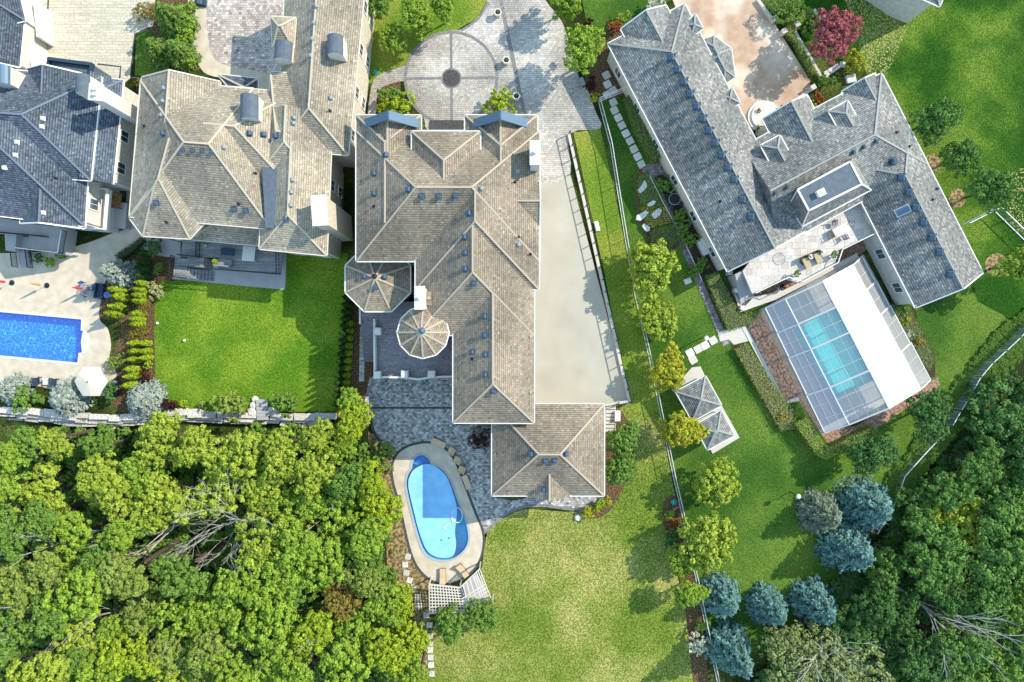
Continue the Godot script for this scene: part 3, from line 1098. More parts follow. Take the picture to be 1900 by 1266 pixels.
func terrace_main() -> void:
	var y := 2.9
	var t := thing("terrace", "raised terrace paved in dark pavers with white piers beside the round turret", "terrace", P(770, 640))
	var q := poly([[695, 560], [845, 560], [845, 702], [696, 702]], y)
	var b := MB.new()
	b.prism(q, -0.1, y)
	part("terrace_floor", b.done(M.paver_terrace), t)
	var edge := [[694, 592], [695, 700], [746, 700.5], [775, 704], [805, 700], [841, 699]]
	for i in edge.size() - 1:
		b = MB.new()
		b.bar(P(edge[i][0], edge[i][1], y + 0.95), P(edge[i + 1][0], edge[i + 1][1], y + 0.95), 0.22, 0.1)
		part("coping", b.done(M.stone_white), t)
		b = MB.new()
		var u := P(edge[i][0], edge[i][1], y + 0.95)
		var v := P(edge[i + 1][0], edge[i + 1][1], y + 0.95)
		b.bar(u + Vector3.DOWN * 0.9, v + Vector3.DOWN * 0.9, 0.18, 0.12)
		for k in int(u.distance_to(v) / 0.3):
			var p := u.lerp(v, (k + 0.5) / int(u.distance_to(v) / 0.3))
			b.lathe(p + Vector3.DOWN * 0.9, [[0.05, 0.0], [0.09, 0.3], [0.05, 0.6], [0.07, 0.88]], 6)
		part("balustrade", b.done(M.stone_pale), t)
	for p in [[700, 615], [699.5, 696], [750.5, 695], [800.5, 694.5]]:
		b = MB.new()
		var c := P(p[0], p[1], y + 1.3)
		b.box(Vector3(c.x, y / 2 + 0.6, c.z), Vector3(0.72, y + 1.2, 0.72))
		var pier := part("pier", b.done(M.stone_pale), t)
		b = MB.new()
		b.hexa([c + Vector3(-0.45, -0.08, -0.45), c + Vector3(0.45, -0.08, -0.45), c + Vector3(0.45, -0.08, 0.45), c + Vector3(-0.45, -0.08, 0.45), c + Vector3(-0.36, 0.1, -0.36), c + Vector3(0.36, 0.1, -0.36), c + Vector3(0.36, 0.1, 0.36), c + Vector3(-0.36, 0.1, 0.36)])
		part("pier_cap", b.done(M.stone_white), pier)
	# side stair along the left flank, from the terrace down to the garden
	var top := P(681, 588, y)
	b = MB.new()
	b.box(Vector3(top.x, y / 2, top.z - 0.6), Vector3(1.75, y, 1.4))
	part("landing", b.done(M.paver_terrace), t)
	flight(t, top + Vector3(0, 0, 0.1), Vector3(top.x - 0.15, 0.05, top.z + 5.4), 1.7, M.paver_terrace)
	b = MB.new()
	var w := P(667.5, 592, y + 0.2)
	b.box(Vector3(w.x, (y + 0.2) / 2, w.z - 0.35), Vector3(0.2, y + 0.2, 1.9))
	part("side_wall", b.done(M.stone_white), t)


func tan_house() -> void:
	var hs := thing("house", "pale tan shingled house with a long garage wing, left of the brown turreted house", "house", P(420, 300))
	var R: Material = M.roof_tan
	var C: Material = M.cap_tan
	var T: Material = M.trim_tan
	var W: Material = M.stucco
	var k := 0.577
	hip(hs, [[261, 150], [470, 164], [504, 425], [240, 402]], 8.0, [k, 1.15, k, k], R, C, T, W, {"windows": {3: 3, 2: 3}})
	hip(hs, [[263, 144], [408, 152], [402, 300], [250, 290]], 8.0, [-1, k, 0, k], R, C, T, W)
	hip(hs, [[405, 160], [545, 172], [538, 345], [395, 330]], 8.0, [k, k, k, 0], R, C, T, W)
	hip(hs, [[502, 133], [600, 142], [580, 310], [492, 300]], 8.05, [0.25, k, k, 1.05], R, C, T, W)
	hip(hs, [[531, -70], [680, -62], [646, 288], [514, 276]], 7.8, [0, k, k, k], R, C, T, W, {"windows": {1: 4}})
	hip(hs, [[474, 205], [614, 214], [609, 352], [467, 340]], 7.9, [0, k, k, k], R, C, T, W)
	hip(hs, [[490, 270], [614, 280], [606, 474], [481, 462]], 7.9, [0, k, k, k], R, C, T, W, {"windows": {2: 2, 1: 2}})
	# octagonal bay at the garden corner
	hip(hs, [[330, 240], [400, 390], [352, 443], [265, 438], [240, 405], [250, 290]], 7.9, [0, 0.54, 0.5, 0.5, 0.66, 0], R, C, T, W, {"windows": {1: 1, 2: 2, 3: 1}})
	# flat roof strip between the slopes
	var b := MB.new()
	b.prism(poly([[486, 308], [526, 312], [520, 425], [492, 422]], 9.1), 7.8, 9.1)
	part("flat_roof", b.done(M.membrane), hs)
	# porch roof over the deck door
	hip(hs, [[372, 405], [486, 416], [482, 456], [352, 444]], 5.6, [0, 0, 0.35, 0.35], R, C, M.trim_tan, null)
	# garage tower with a peaked cap and the barrel dormers
	hip(hs, [[503, 31], [549, 33], [545, 90], [506, 88]], 8.8, [0.9, 1.4, 0.8, 1.2], R, C, M.trim_tan, W)
	barrel(hs, 526, 96, 9.4, 1.9, 2.0, -0.08, M.membrane)
	barrel(hs, 622, 85, 10.2, 1.7, 2.1, 0.0, M.membrane)
	barrel(hs, 463, 200, 10.8, 1.9, 2.6, 0.0, M.membrane)
	# grey bay roof and lower link beside the drive
	hip(hs, [[404, 138], [478, 146], [478, 170], [430, 168]], 5.0, [0.4, 0.4, 0, 0.4], M.roof_blue, C, M.trim, W)
	chimney(hs, 593, 391, 11.2, 1.4, 3.0, M.stucco, 0.0, 0.07, 0)
	vents(hs, [[339, 278], [357, 279], [375, 280], [393, 282]], M.vent, 0.75)
	vents(hs, [[304, 248], [290, 376], [434, 388], [456, 391], [463, 248], [489, 250], [513, 253], [530, 407]], M.vent)
	vents(hs, [[414, 274], [586, 12], [583, 43], [580, 73], [577, 104], [613, 182], [545, 219], [544, 229], [542, 334], [540, 357], [539, 381], [305, 164], [303, 188], [300, 214]], M.vent_pale, 0.8)
	pipes(hs, [[443, 378], [309, 412], [612, 206], [474, 322], [268, 234]])


func barrel(hs: Node3D, x: float, y: float, h: float, w: float, l: float, turn: float, m: Material) -> void:   # a dormer with a rounded metal roof
	var c := P(x, y, h)
	var bs := Basis(Vector3.UP, turn)
	var b := MB.new()
	for i in 8:
		var a0 := PI * i / 8.0
		var a1 := PI * (i + 1) / 8.0
		var p0 := Vector3(cos(a0) * w * 0.5, sin(a0) * w * 0.42, 0)
		var p1 := Vector3(cos(a1) * w * 0.5, sin(a1) * w * 0.42, 0)
		var z := Vector3(0, 0, l * 0.5)
		b.face([c + bs * (p0 - z), c + bs * (p1 - z), c + bs * (p1 + z), c + bs * (p0 + z)], bs * (p0 + p1))
	part("dormer_roof", b.done(m), hs)
	b = MB.new()
	for s in [-1, 1]:
		var ring_ := []
		for i in 9:
			ring_.append(c + bs * Vector3(cos(PI * i / 8.0) * w * 0.48, sin(PI * i / 8.0) * w * 0.40, s * l * 0.47))
		b.face(ring_, bs * Vector3(0, 0, s))
	b.box(c + Vector3.DOWN * 1.2, Vector3(w * 0.96, 2.4, l * 0.94), turn)
	part("dormer_wall", b.done(M.stucco_pale), hs)


func blue_house() -> void:
	var hs := thing("house", "blue slate coloured house with tall white chimney at the left edge", "house", P(60, 270))
	var R: Material = M.roof_blue
	var C: Material = M.cap_blue
	var T: Material = M.white
	var W: Material = M.stucco_pale
	var k := 0.577
	hip(hs, [[-150, -120], [12, -110], [47, 38], [-150, 90]], 4.9, [0, k, k, 0], R, C, T, W)
	hip(hs, [[-130, 0], [46, 22], [36, 125], [-130, 112]], 4.6, [0, k, -1, k], R, C, T, W)
	hip(hs, [[-160, 116], [188, 143], [168, 335], [-160, 310]], 7.5, [k, k, k, 0], R, C, T, W)
	hip(hs, [[184, 142.5], [229, 149], [209, 342], [164, 335]], 6.4, [0, k, 0, 0], R, C, T, W, {"windows": {1: 3}, "in": 0.35})
	hip(hs, [[-90, 238], [167, 250], [157, 420], [-90, 390]], 6.8, [0, k, k, k], R, C, T, W, {"windows": {1: 2, 2: 3}})
	hip(hs, [[42, 318], [161, 330], [157, 424], [37, 414]], 6.5, [0, k, -1, k], R, C, T, W, {"windows": {2: 3}})
	hip(hs, [[49, 128], [152, 137], [148, 250], [43, 240]], 7.3, [-1, k, 0, k], R, C, T, W)
	hip(hs, [[168, 142], [228, 148.5], [224, 200], [166, 195]], 6.9, [k, k, k, k], R, C, T, W)
	var b := MB.new()
	b.prism(poly([[88, 107], [168, 117], [164, 142], [84, 133]], 4.6), -0.1, 4.6)
	part("porch", b.done(M.membrane), hs)
	band("porch_rim", poly([[87, 105], [169, 115.5], [165, 142], [83, 133]], 5.1), 0.4, 4.4, 5.1, M.navy, hs)
	barrel(hs, 154, 157, 10.2, 1.5, 2.0, 0.0, M.membrane)
	barrel(hs, 5, 140, 10.2, 1.6, 2.0, 0.0, M.metal_blue)
	chimney(hs, 179, 172, 12.0, 1.25, 1.5, M.stone_white, 0.0, -0.08)
	vents(hs, [[79, 220], [77, 235], [31, 264], [28, 288], [9, 311], [80, 395]], M.white, 0.75)
	pipes(hs, [[104, 331]])
	# white garage doors in the wall towards the drive
	for d in [[36, 100, 2.7], [44, 20, 2.7]]:
		b = MB.new()
		var p := P(d[0] + 6, d[1], 4.6)
		b.box(Vector3(p.x - 0.35, 1.35, p.z), Vector3(0.35, 2.7, 4.2), 0.09)
		var gd := part("garage_door", b.done(M.white), hs)
		for j in 3:
			b = MB.new()
			b.box(Vector3(p.x - 0.17, 0.45 + j * 0.68, p.z), Vector3(0.04, 0.56, 3.9), 0.09)
			part("panel", b.done(M.white), gd)
	# side balcony in white and the lower grey landing with a table
	b = MB.new()
	b.prism(poly([[160, 346], [196, 350], [190, 425], [150, 420]], 3.2), -0.1, 3.2)
	part("balcony", b.done(M.stone_white), hs)
	b = MB.new()
	b.prism(poly([[196, 372], [236, 377], [232, 424], [192, 419]], 1.2), -0.1, 1.2)
	part("landing", b.done(M.concrete_grey), hs)
	band("balcony_parapet", poly([[160, 346], [199, 350], [193, 426], [152, 421]], 4.0), 0.2, 3.1, 4.0, M.white, hs)


func blue_terrace() -> void:
	var y := 1.9
	var t := thing("terrace", "grey stone terrace with black railings and steps behind the blue slate house", "terrace", P(60, 440))
	var b := MB.new()
	b.prism(poly([[-40, 398], [124, 424], [118, 472], [88, 469], [90, 440], [30, 434], [28, 466], [10, 465], [8, 432], [-40, 428]], y), -0.1, y)
	part("terrace_floor", b.done(M.concrete_grey), t)
	var W := func(x: float, z: float, h: float) -> Vector2:
		var p := P(x, z, h)
		return Vector2(p.x, p.z)
	rail(t, [W.call(124, 430, y), W.call(117, 471, y), W.call(40, 462, y)], y, 1.0, M.black, 0.14, M.white)
	rail(t, [W.call(-20, 430, y), W.call(8, 433, y), W.call(90, 440, y)], y, 1.0, M.black)
	flight(t, P(88, 452, y), P(52, 449, 0.95), 1.5, M.concrete_grey)
	b = MB.new()
	b.prism(poly([[30, 438], [53, 440], [50, 464], [30, 462]], 0.95), -0.1, 0.95)
	part("landing", b.done(M.concrete_grey), t)
	flight(t, P(40, 463, 0.95), P(47, 497, 0.05), 1.3, M.concrete_grey)
	rail(t, [W.call(51, 463, 0.9), W.call(60, 497, 0.5)], 0.4, 1.0, M.black)
	rail(t, [W.call(24, 465, 0.9), W.call(32, 496, 0.5)], 0.4, 1.0, M.black)
	b = MB.new()
	b.prism(poly([[116, 465], [143, 469], [142, 474], [115, 472]], 0.5), -0.1, 0.5)
	part("garden_wall", b.done(M.stone_pale), t)


func grey_house() -> void:
	var hs := thing("house", "large L-shaped grey shingled house with many dormers above the glazed pool enclosure", "house", P(1450, 300))
	var R: Material = M.roof_grey
	var C: Material = M.cap_grey
	var T: Material = M.trim
	var W: Material = M.stucco_pale
	var k := 0.54
	# long garage wing, cross wing, pool-side wing
	hip(hs, [[1128, 81], [1270, 7], [1492, 430], [1350, 504]], 4.1, [k, k, -1, k], R, C, T, W, {"windows": {3: 6}, "storeys": [1.7], "in": 0.3})
	hip(hs, [[1378, 272], [1636, 136], [1723, 306], [1439, 461]], 4.1, [k, k, k, 0], R, C, T, W, {"windows": {2: 5}, "storeys": [2.4]})
	hip(hs, [[1563, 304], [1688, 239], [1824, 506], [1699, 571]], 4.05, [k, k, -1, k], R, C, T, W, {"windows": {3: 4, 1: 5, 2: 2}, "storeys": [2.2], "in": 0.3})
	# hip bay at the head of the garage wing
	hip(hs, [[1152, 54], [1236, 10], [1275, 84], [1191, 128]], 4.2, [-1, k, 0, k], R, C, T, W)
	hip(hs, [[1243, 24], [1272, 8], [1296, 60], [1262, 78]], 4.0, [0.4, k, 0, 0], R, C, T, W)
	hip(hs, [[1270, 46], [1290, 26], [1305, 52], [1283, 70]], 4.5, [k, k, k, k], R, C, T, W)
	hip(hs, [[1302, 74], [1325, 66], [1357, 90], [1364, 143], [1344, 157], [1290, 128]], 3.5, [k, k, k, k, k, k], R, C, T, W)
	hip(hs, [[1331, 178], [1359, 163], [1374, 191], [1347, 205]], 4.4, [k, k, k, k], R, C, T, W)
	# gables towards the forecourt
	hip(hs, [[1415, 221], [1498, 177], [1545, 268], [1462, 312]], 4.2, [-1, 0.62, 0, 0.62], R, C, T, W, {"windows": {0: 2}, "storeys": [1.9]})
	hip(hs, [[1562, 170], [1624, 137], [1658, 203], [1596, 236]], 4.2, [-1, 0.62, 0, 0.62], R, C, T, W, {"windows": {0: 1}, "storeys": [1.9]})
	for d in [[1412, 270, 1447, 251, 1470, 292, 1434, 311], [1538, 206, 1573, 187, 1596, 228, 1560, 247]]:
		hip(hs, [[d[0], d[1]], [d[2], d[3]], [d[4], d[5]], [d[6], d[7]]], 5.8, [k, k, 0, k], R, C, M.white, M.white, {"name": "dormer_roof", "in": 0.22, "foot": 3.6, "windows": {0: 1}, "storeys": [4.9]})
	# mansard box with a flat membrane top on the garden slope
	var lo := [P(1464, 382, 5.5), P(1583, 293, 7.1), P(1617, 352, 5.7), P(1489, 420, 5.1)]
	var hi := [P(1480, 352, 8.7), P(1577, 300, 8.7), P(1599, 342, 8.7), P(1501, 391, 8.7)]
	var b := MB.new()
	for i in 4:
		var j := (i + 1) % 4
		var out: Vector3 = (lo[i] + lo[j]) * 0.5 - (lo[0] + lo[2]) * 0.5
		var run: float = lo[i].distance_to(lo[j])
		b.face([lo[i], lo[j], hi[j], hi[i]], out, [Vector2(0, 0), Vector2(run, 0), Vector2(run, -2.6), Vector2(0, -2.6)])
	var mb := part("mansard", b.done(R), hs)
	b = MB.new()
	b.face(hi, Vector3.UP)
	part("flat_roof", b.done(M.membrane), mb)
	b = MB.new()
	for i in 4:
		b.bar(hi[i], hi[(i + 1) % 4], 0.2, 0.14)
		if i != 1:
			b.bar(lo[i] + Vector3.DOWN * 0.05, hi[i] + Vector3.UP * 0.02, 0.14, 0.1)
	b.bar(lo[2], lo[3], 0.2, 0.16)
	b.bar(lo[3], lo[0], 0.2, 0.16)
	part("trim", b.done(M.trim), mb)
	b = MB.new()
	b.box(P(1523, 358, 9.0), Vector3(0.85, 0.5, 0.75), 0.45)
	b.tube(P(1523, 358, 9.2), P(1523, 358, 9.35), 0.24, 0.24, 10)
	part("rooftop_unit", b.done(M.white), hs)
	var run1 := []
	for i in 11:
		var f := i / 10.0
		run1.append([lerpf(1246, 1363, f), lerpf(107, 333, f)])
	vents(hs, run1 + [[1378, 370], [1394, 402]], M.vent, 1.45)
	vents(hs, [[1655, 299], [1672, 329], [1686, 357], [1699, 385], [1713, 412], [1729, 440], [1743, 468], [1763, 508]], M.vent, 1.45)
	vents(hs, [[1420, 369], [1438, 358], [1460, 347], [1583, 282], [1602, 273], [1625, 262]], M.vent, 0.8)
	pipes(hs, [[1336, 374], [1663, 246], [1687, 272], [1730, 371], [1738, 351]])
	# skylight
	var s := roof_at(1675, 391, hs)
	var nn: Vector3 = s[1]
	var bx := Vector3(0.454, 0, 0.891).slide(nn).normalized()
	var bs := Basis(bx.cross(nn) * -1.0, nn, bx)
	b = MB.new()
	b.box(Vector3(0, 0.12, 0), Vector3(1.55, 0.3, 0.95))
	var sk := part("skylight", b.done(M.steel), hs, Transform3D(bs, s[0]))
	b = MB.new()
	b.box(Vector3(0, 0.28, 0), Vector3(1.35, 0.05, 0.75))
	local("pane", b.done(M.metal_blue), sk)


# ---------------------------------------------------------------- ground, drives, pools
const POOL_MAIN := [[754, 898], [757, 882], [763, 872], [766, 858], [774, 847], [786, 845], [796, 853], [799, 861], [816, 869], [830, 884], [840, 906], [848, 928], [857, 949], [864, 968], [869, 996], [864, 1016], [848, 1032], [828, 1039], [804, 1036], [788, 1024], [778, 1000], [770, 972], [764, 948], [757, 918]]
const COPING_MAIN := [[729, 868], [738, 844], [760, 829], [792, 823], [816, 828], [836, 846], [848, 868], [864, 910], [880, 952], [893, 984], [895, 1012], [886, 1044], [864, 1068], [832, 1082], [802, 1076], [778, 1054], [764, 1024], [754, 985], [746, 948], [737, 915], [731, 892]]
const POOL_A := [[-80, 572], [151, 593], [150, 613], [157, 616], [153, 654], [146, 655], [144, 673], [-80, 652]]
const POOL_D := [[1474, 612], [1549, 570], [1624, 704], [1548, 740]]


func keyhole(outer: PackedVector2Array, inner: PackedVector2Array) -> PackedVector2Array:   # an outline with a hole, joined by a hair-thin cut
	var q := outer.duplicate()
	var h := inner.duplicate()
	var area := func(p: PackedVector2Array) -> float:
		var s := 0.0
		for i in p.size():
			s += p[i].cross(p[(i + 1) % p.size()])
		return s
	if area.call(q) * area.call(h) > 0.0:
		h.reverse()
	var bi := 0
	var bj := 0
	var best := 1e9
	for i in q.size():
		for j in h.size():
			var d := q[i].distance_squared_to(h[j])
			if d < best:
				best = d
				bi = i
				bj = j
	var r := PackedVector2Array()
	for i in q.size() + 1:
		r.append(q[(bi + i) % q.size()] + (Vector2(0.0007, 0.0009) if i == q.size() else Vector2.ZERO))
	for j in h.size() + 1:
		r.append(h[(bj - 0 + j) % h.size()] + (Vector2(0.0008, -0.0006) if j == 0 else Vector2.ZERO))
	return r


func pool(label: String, q: PackedVector2Array, depth: float, floor_m: Material, wall_m: Material, water_y: float) -> Node3D:
	var c := Vector2.ZERO
	for p in q:
		c += p / q.size()
	var o := thing("swimming_pool", label, "swimming pool", Vector3(c.x, -depth, c.y))
	var b := MB.new()
	b.flat(q, -depth)
	part("pool_floor", b.done(floor_m), o)
	b = MB.new()
	b.prism(q, -depth, 0.02, false)
	part("pool_wall", b.done(wall_m), o)
	var w := MeshInstance3D.new()
	b = MB.new()
	b.flat(q, water_y)
	w.mesh = b.done(M.water)
	w.name = numbered("water")
	add_child(w)
	w.set_meta("kind", "structure")
	return o


func ground() -> void:
	var holes := []
	for p in [POOL_MAIN, POOL_A, POOL_D]:
		holes.append(Geometry2D.offset_polygon(poly(p), 1.3)[0])
	var xs := [-1600.0, -700.0, -300.0, -150.0, -100.0]
	for i in 97:
		xs.append(-72.0 + i * 1.5)
	xs.append_array([100.0, 150.0, 300.0, 700.0, 1600.0])
	var zs := [-1600.0, -700.0, -300.0, -150.0, -90.0]
	for i in 81:
		zs.append(-60.0 + i * 1.5)
	zs.append_array([90.0, 150.0, 300.0, 700.0, 1600.0])
	var bumpy := FastNoiseLite.new()
	bumpy.seed = 3
	bumpy.frequency = 0.06
	var hs := []
	for z in zs:
		var row := []
		for x in xs:
			var p := Vector3(x, 0, z)
			var y := fall(p)
			y += bumpy.get_noise_2d(x, z) * clampf(-y, 0.0, 0.7) - 0.004
			for h in holes:
				if Geometry2D.is_point_in_polygon(Vector2(x, z), h):
					y = -2.4
			row.append(Vector3(x, y, z))
		hs.append(row)
	var b := MB.new()
	for j in zs.size() - 1:
		for i in xs.size() - 1:
			b.face([hs[j][i], hs[j][i + 1], hs[j + 1][i + 1]], Vector3.UP)
			b.face([hs[j][i], hs[j + 1][i + 1], hs[j + 1][i]], Vector3.UP)
	var o := MeshInstance3D.new()
	o.name = "ground"
	o.mesh = b.done(M.ground)
	add_child(o)
	o.set_meta("kind", "structure")
	# lawns
	ground_sheet("lawn", poly([[283, 470], [645, 470], [640, 700], [628, 762], [600, 764], [500, 764], [499, 745], [477, 745], [476, 764], [290, 764], [282, 640]]), 0.014, M.lawn_c)
	ground_sheet("lawn", curve([[905, 985], [935, 962], [975, 945], [1050, 950], [1090, 942], [1130, 900], [1135, 780], [1175, 745], [1215, 745], [1245, 880], [1262, 980], [1275, 1120], [1310, 1500], [790, 1500], [806, 1160], [880, 1130], [893, 1060]], 0, true, 3), 0.016, M.lawn_main)
	ground_sheet("lawn", poly([[1064, 246], [1114, 239], [1165, 470], [1212, 690], [1230, 780], [1170, 760], [1120, 500]]), 0.019, M.lawn_side)
	ground_sheet("lawn", poly([[1112, 190], [1180, 175], [1250, 320], [1345, 500], [1430, 600], [1540, 830], [1650, 780], [1720, 700], [1700, 580], [1830, 500], [1870, 600], [1760, 770], [1690, 840], [1640, 900], [1600, 1000], [1520, 1180], [1320, 1230], [1270, 980], [1225, 760], [1160, 430]]), 0.015, M.lawn_d)
	ground_sheet("lawn", poly([[1420, -260], [2300, -260], [2300, 760], [1890, 600], [1815, 560], [1690, 300], [1600, 120], [1490, 80]]), 0.017, M.lawn_top)
	ground_sheet("lawn", poly([[660, -60], [908, -60], [904, 3], [884, 35], [840, 60], [790, 80], [752, 120], [715, 133], [690, 155], [660, 155]]), 0.018, M.lawn_side)
	ground_sheet("lawn", poly([[1068, -60], [1255, -60], [1245, 0], [1200, 20], [1160, 60], [1120, 60], [1090, 50]]), 0.021, M.lawn_d)
	ground_sheet("lawn", poly([[252, 70], [300, 40], [300, 142], [250, 140]]), 0.022, M.lawn_d)
	ground_sheet("lawn", poly([[170, 117], [222, 125], [220, 146], [190, 140]]), 0.022, M.lawn_d)
	# planting beds
	for bd in [[[645, 560], [690, 560], [690, 700], [686, 790], [640, 790], [622, 760], [636, 650]], [[232, 450], [330, 445], [330, 520], [288, 540], [283, 760], [215, 760], [200, 700], [225, 600], [185, 590], [190, 530]], [[1118, 60], [1160, 60], [1180, 160], [1160, 175], [1112, 190], [1095, 170], [1085, 140]], [[290, -60], [372, -60], [362, 20], [355, 70], [372, 128], [330, 120], [285, 90]], [[743, 151], [740, 190], [745, 215], [690, 215], [697, 165], [720, 152]], [[1230, 935], [1262, 935], [1300, 1130], [1315, 1290], [1290, 1290], [1270, 1120], [1240, 1010]], [[880, 790], [916, 790], [914, 900], [903, 890], [898, 850]], [[1125, 760], [1165, 780], [1175, 860], [1130, 950], [1090, 960], [1115, 925]]]:
		ground_sheet("flower_bed", curve(bd, 0, true, 3), 0.027, M.mulch)
	ground_sheet("flower_bed", curve([[683, 800], [735, 850], [733, 900], [748, 960], [765, 1030], [800, 1085], [797, 1110], [790, 1260], [770, 1270], [760, 1120], [722, 1080], [715, 960], [700, 880]], 0, true, 3), 0.028, M.mulch_pale)
	ground_sheet("flower_bed", curve([[1340, 515], [1385, 585], [1420, 572], [1400, 600], [1345, 610], [1310, 540]], 0, true, 3), 0.029, M.soil)
	ground_sheet("flower_bed", poly([[1356, 640], [1380, 632], [1472, 760], [1482, 800], [1446, 800]]), 0.029, M.soil)
	ground_sheet("flower_bed", poly([[1650, 560], [1690, 570], [1735, 660], [1735, 700], [1720, 700]]), 0.029, M.soil)
	ground_sheet("flower_bed", curve([[1178, 330], [1205, 312], [1240, 370], [1262, 440], [1245, 470], [1208, 460], [1185, 400]], 0, true, 4), 0.029, M.mulch)
	ground_sheet("flower_bed", poly([[1210, 300], [1236, 312], [1335, 500], [1320, 560], [1255, 430]]), 0.026, M.soil)
	# drives
	ground_sheet("driveway", curve([[907, -40], [904, 3], [884, 35], [855, 55], [838, 56], [800, 66], [770, 92], [754, 124], [752, 150], [760, 185], [785, 215], [797, 245], [862, 245], [950, 240], [1002, 260], [1002, 336], [1058, 326], [1056, 249], [1114, 239], [1104, 205], [1088, 160], [1074, 143], [1051, 63], [1038, 33], [1012, 0], [1000, -40]], 0, true, 3), 0.036, M.paver)
	ground_sheet("path", curve([[756, 122], [733, 128], [716, 133], [693, 149], [685, 186], [683, 214], [697, 214], [700, 176], [714, 160], [743, 151], [756, 150]], 0, true, 3), 0.038, M.paver)
	ground_sheet("path", poly([[662, 152], [681, 154], [678, 215], [660, 214]]), 0.034, M.concrete_cream)
	strip("paving_band", [[927, -10], [973, 214]], 0.48, 0.046, M.paver_mid)
	strip("paving_band", [[906, 5], [886, 36], [856, 57]], 0.3, 0.047, M.paver_mid, true)
	var cc := []
	for i in 16:
		cc.append([837 + cos(TAU * i / 16.0) * 88, 145 + sin(TAU * i / 16.0) * 88])
	band("paving_ring", curve(cc, 0, true, 4), 0.36, 0.045, 0.045, M.paver_mid)
	strip("paving_band", [[837, 60], [838, 231]], 0.3, 0.048, M.paver_mid)
	strip("paving_band", [[752, 146], [923, 144]], 0.3, 0.049, M.paver_mid)
	for d in [[19, M.paver_mid, 0.053], [16, M.paver_dark, 0.057]]:
		cc = []
		for i in 12:
			cc.append([837.5 + cos(TAU * i / 12.0) * d[0], 145.5 + sin(TAU * i / 12.0) * d[0]])
		ground_sheet("paving_disc", curve(cc, 0, true, 3), d[2], d[1])
	ground_sheet("driveway", poly([[990, 338], [1059, 326], [1168, 744], [1121, 756], [985, 756]]), 0.032, M.concrete)
	ground_sheet("driveway", poly([[60, -60], [292, -60], [285, 47], [250, 62], [243, 144], [225, 160], [20, 160], [40, 60]]), 0.031, M.paver_cream)
	strip("paving_band", [[91, -20], [86, 60], [78, 63], [73, 115]], 0.2, 0.042, M.paver_dark)
	strip("paving_band", [[287, 50], [250, 64], [242, 143], [262, 146]], 0.2, 0.043, M.paver_dark)
	strip("paving_band", [[181, 119], [224, 124], [222, 146]], 0.2, 0.044, M.paver_dark)
	ground_sheet("driveway", curve([[364, -40], [540, -40], [540, 145], [498, 175], [455, 150], [396, 142], [371, 125], [356, 70]], 0, true, 3), 0.033, M.concrete_cream)
	ground_sheet("driveway", curve([[384, -50], [383, 20], [386, 70], [396, 106], [418, 121], [458, 129], [500, 136], [540, 140], [540, -50]], 0, true, 3), 0.039, M.paver_c)
	ground_sheet("driveway", poly([[1232, -40], [1390, -40], [1408, 0], [1431, 34], [1503, 150], [1502, 168], [1395, 240], [1300, 130]]), 0.035, M.stamped)
	# patios
	ground_sheet("patio", keyhole(curve([[-80, 470], [0, 470], [125, 462], [235, 425], [265, 440], [240, 470], [205, 500], [190, 545], [184, 590], [200, 610], [206, 640], [203, 665], [213, 682], [215, 705], [195, 735], [100, 724], [60, 716], [-80, 716]], 0, true, 3), poly(POOL_A)), 0.034, M.concrete_cream)
	ground_sheet("patio", poly([[236, 340], [262, 430], [335, 450], [335, 480], [260, 470], [228, 440]]), 0.030, M.concrete_grey)
	ground_sheet("patio", curve([[686, 700], [845, 700], [845, 790], [912, 790], [914, 922], [1000, 920], [1122, 918], [1108, 930], [1086, 941], [1062, 944], [1030, 940], [1000, 937], [970, 940], [935, 955], [897, 990], [880, 960], [850, 880], [800, 826], [760, 832], [735, 852], [715, 835], [690, 795]], 0, true, 2), 0.037, M.paver_patio)
	strip("paving_band", [[735, 852], [715, 833], [692, 797], [687, 760]], 0.35, 0.045, M.paver_dark, true)
	strip("paving_band", [[897, 990], [935, 957], [970, 941], [1000, 938], [1030, 941], [1062, 945], [1086, 942], [1110, 930]], 0.35, 0.045, M.paver_mid, true)
	strip("paving_band", [[688, 757], [845, 757]], 0.25, 0.046, M.paver_dark)
	var cop := curve(COPING_MAIN, 0, true, 4)
	ground_sheet("pool_deck", keyhole(cop, curve(POOL_MAIN, 0, true, 3)), 0.052, M.concrete_cream)
	band("paving_ring", cop, -0.30, 0.049, 0.049, M.paver_dark)
	ground_sheet("patio", poly([[1376, 604], [1418, 574], [1530, 800], [1590, 790], [1740, 700], [1744, 715], [1612, 805], [1538, 826], [1480, 741], [1455, 748]]), 0.031, M.flag_brown)
	ground_sheet("patio", keyhole(poly([[1412, 574], [1602, 472], [1726, 705], [1532, 806]]), poly(POOL_D)), 0.045, M.concrete_grey)
	ground_sheet("patio", poly([[1345, 560], [1370, 585], [1600, 470], [1640, 430], [1600, 380], [1440, 460]]), 0.028, M.flag_brown)
	strip("kerb", [[1379, 605], [1455, 747], [1481, 740]], 0.55, 0.10, M.stone_pale)
	# garden walks
	strip("path", [[1196, 311], [1222, 358], [1262, 440], [1348, 640]], 0.85, 0.041, M.flag_purple)
	ground_sheet("path", poly([[1196, 306], [1240, 296], [1252, 318], [1206, 330]]), 0.043, M.flag_purple)
	ground_sheet("path", poly([[1332, 617], [1375, 602], [1392, 632], [1362, 640], [1352, 630], [1336, 634]]), 0.044, M.stone_pale)
	ground_sheet("path", poly([[1246, 724], [1284, 682], [1300, 680], [1310, 702], [1262, 740]]), 0.042, M.stone_pale)


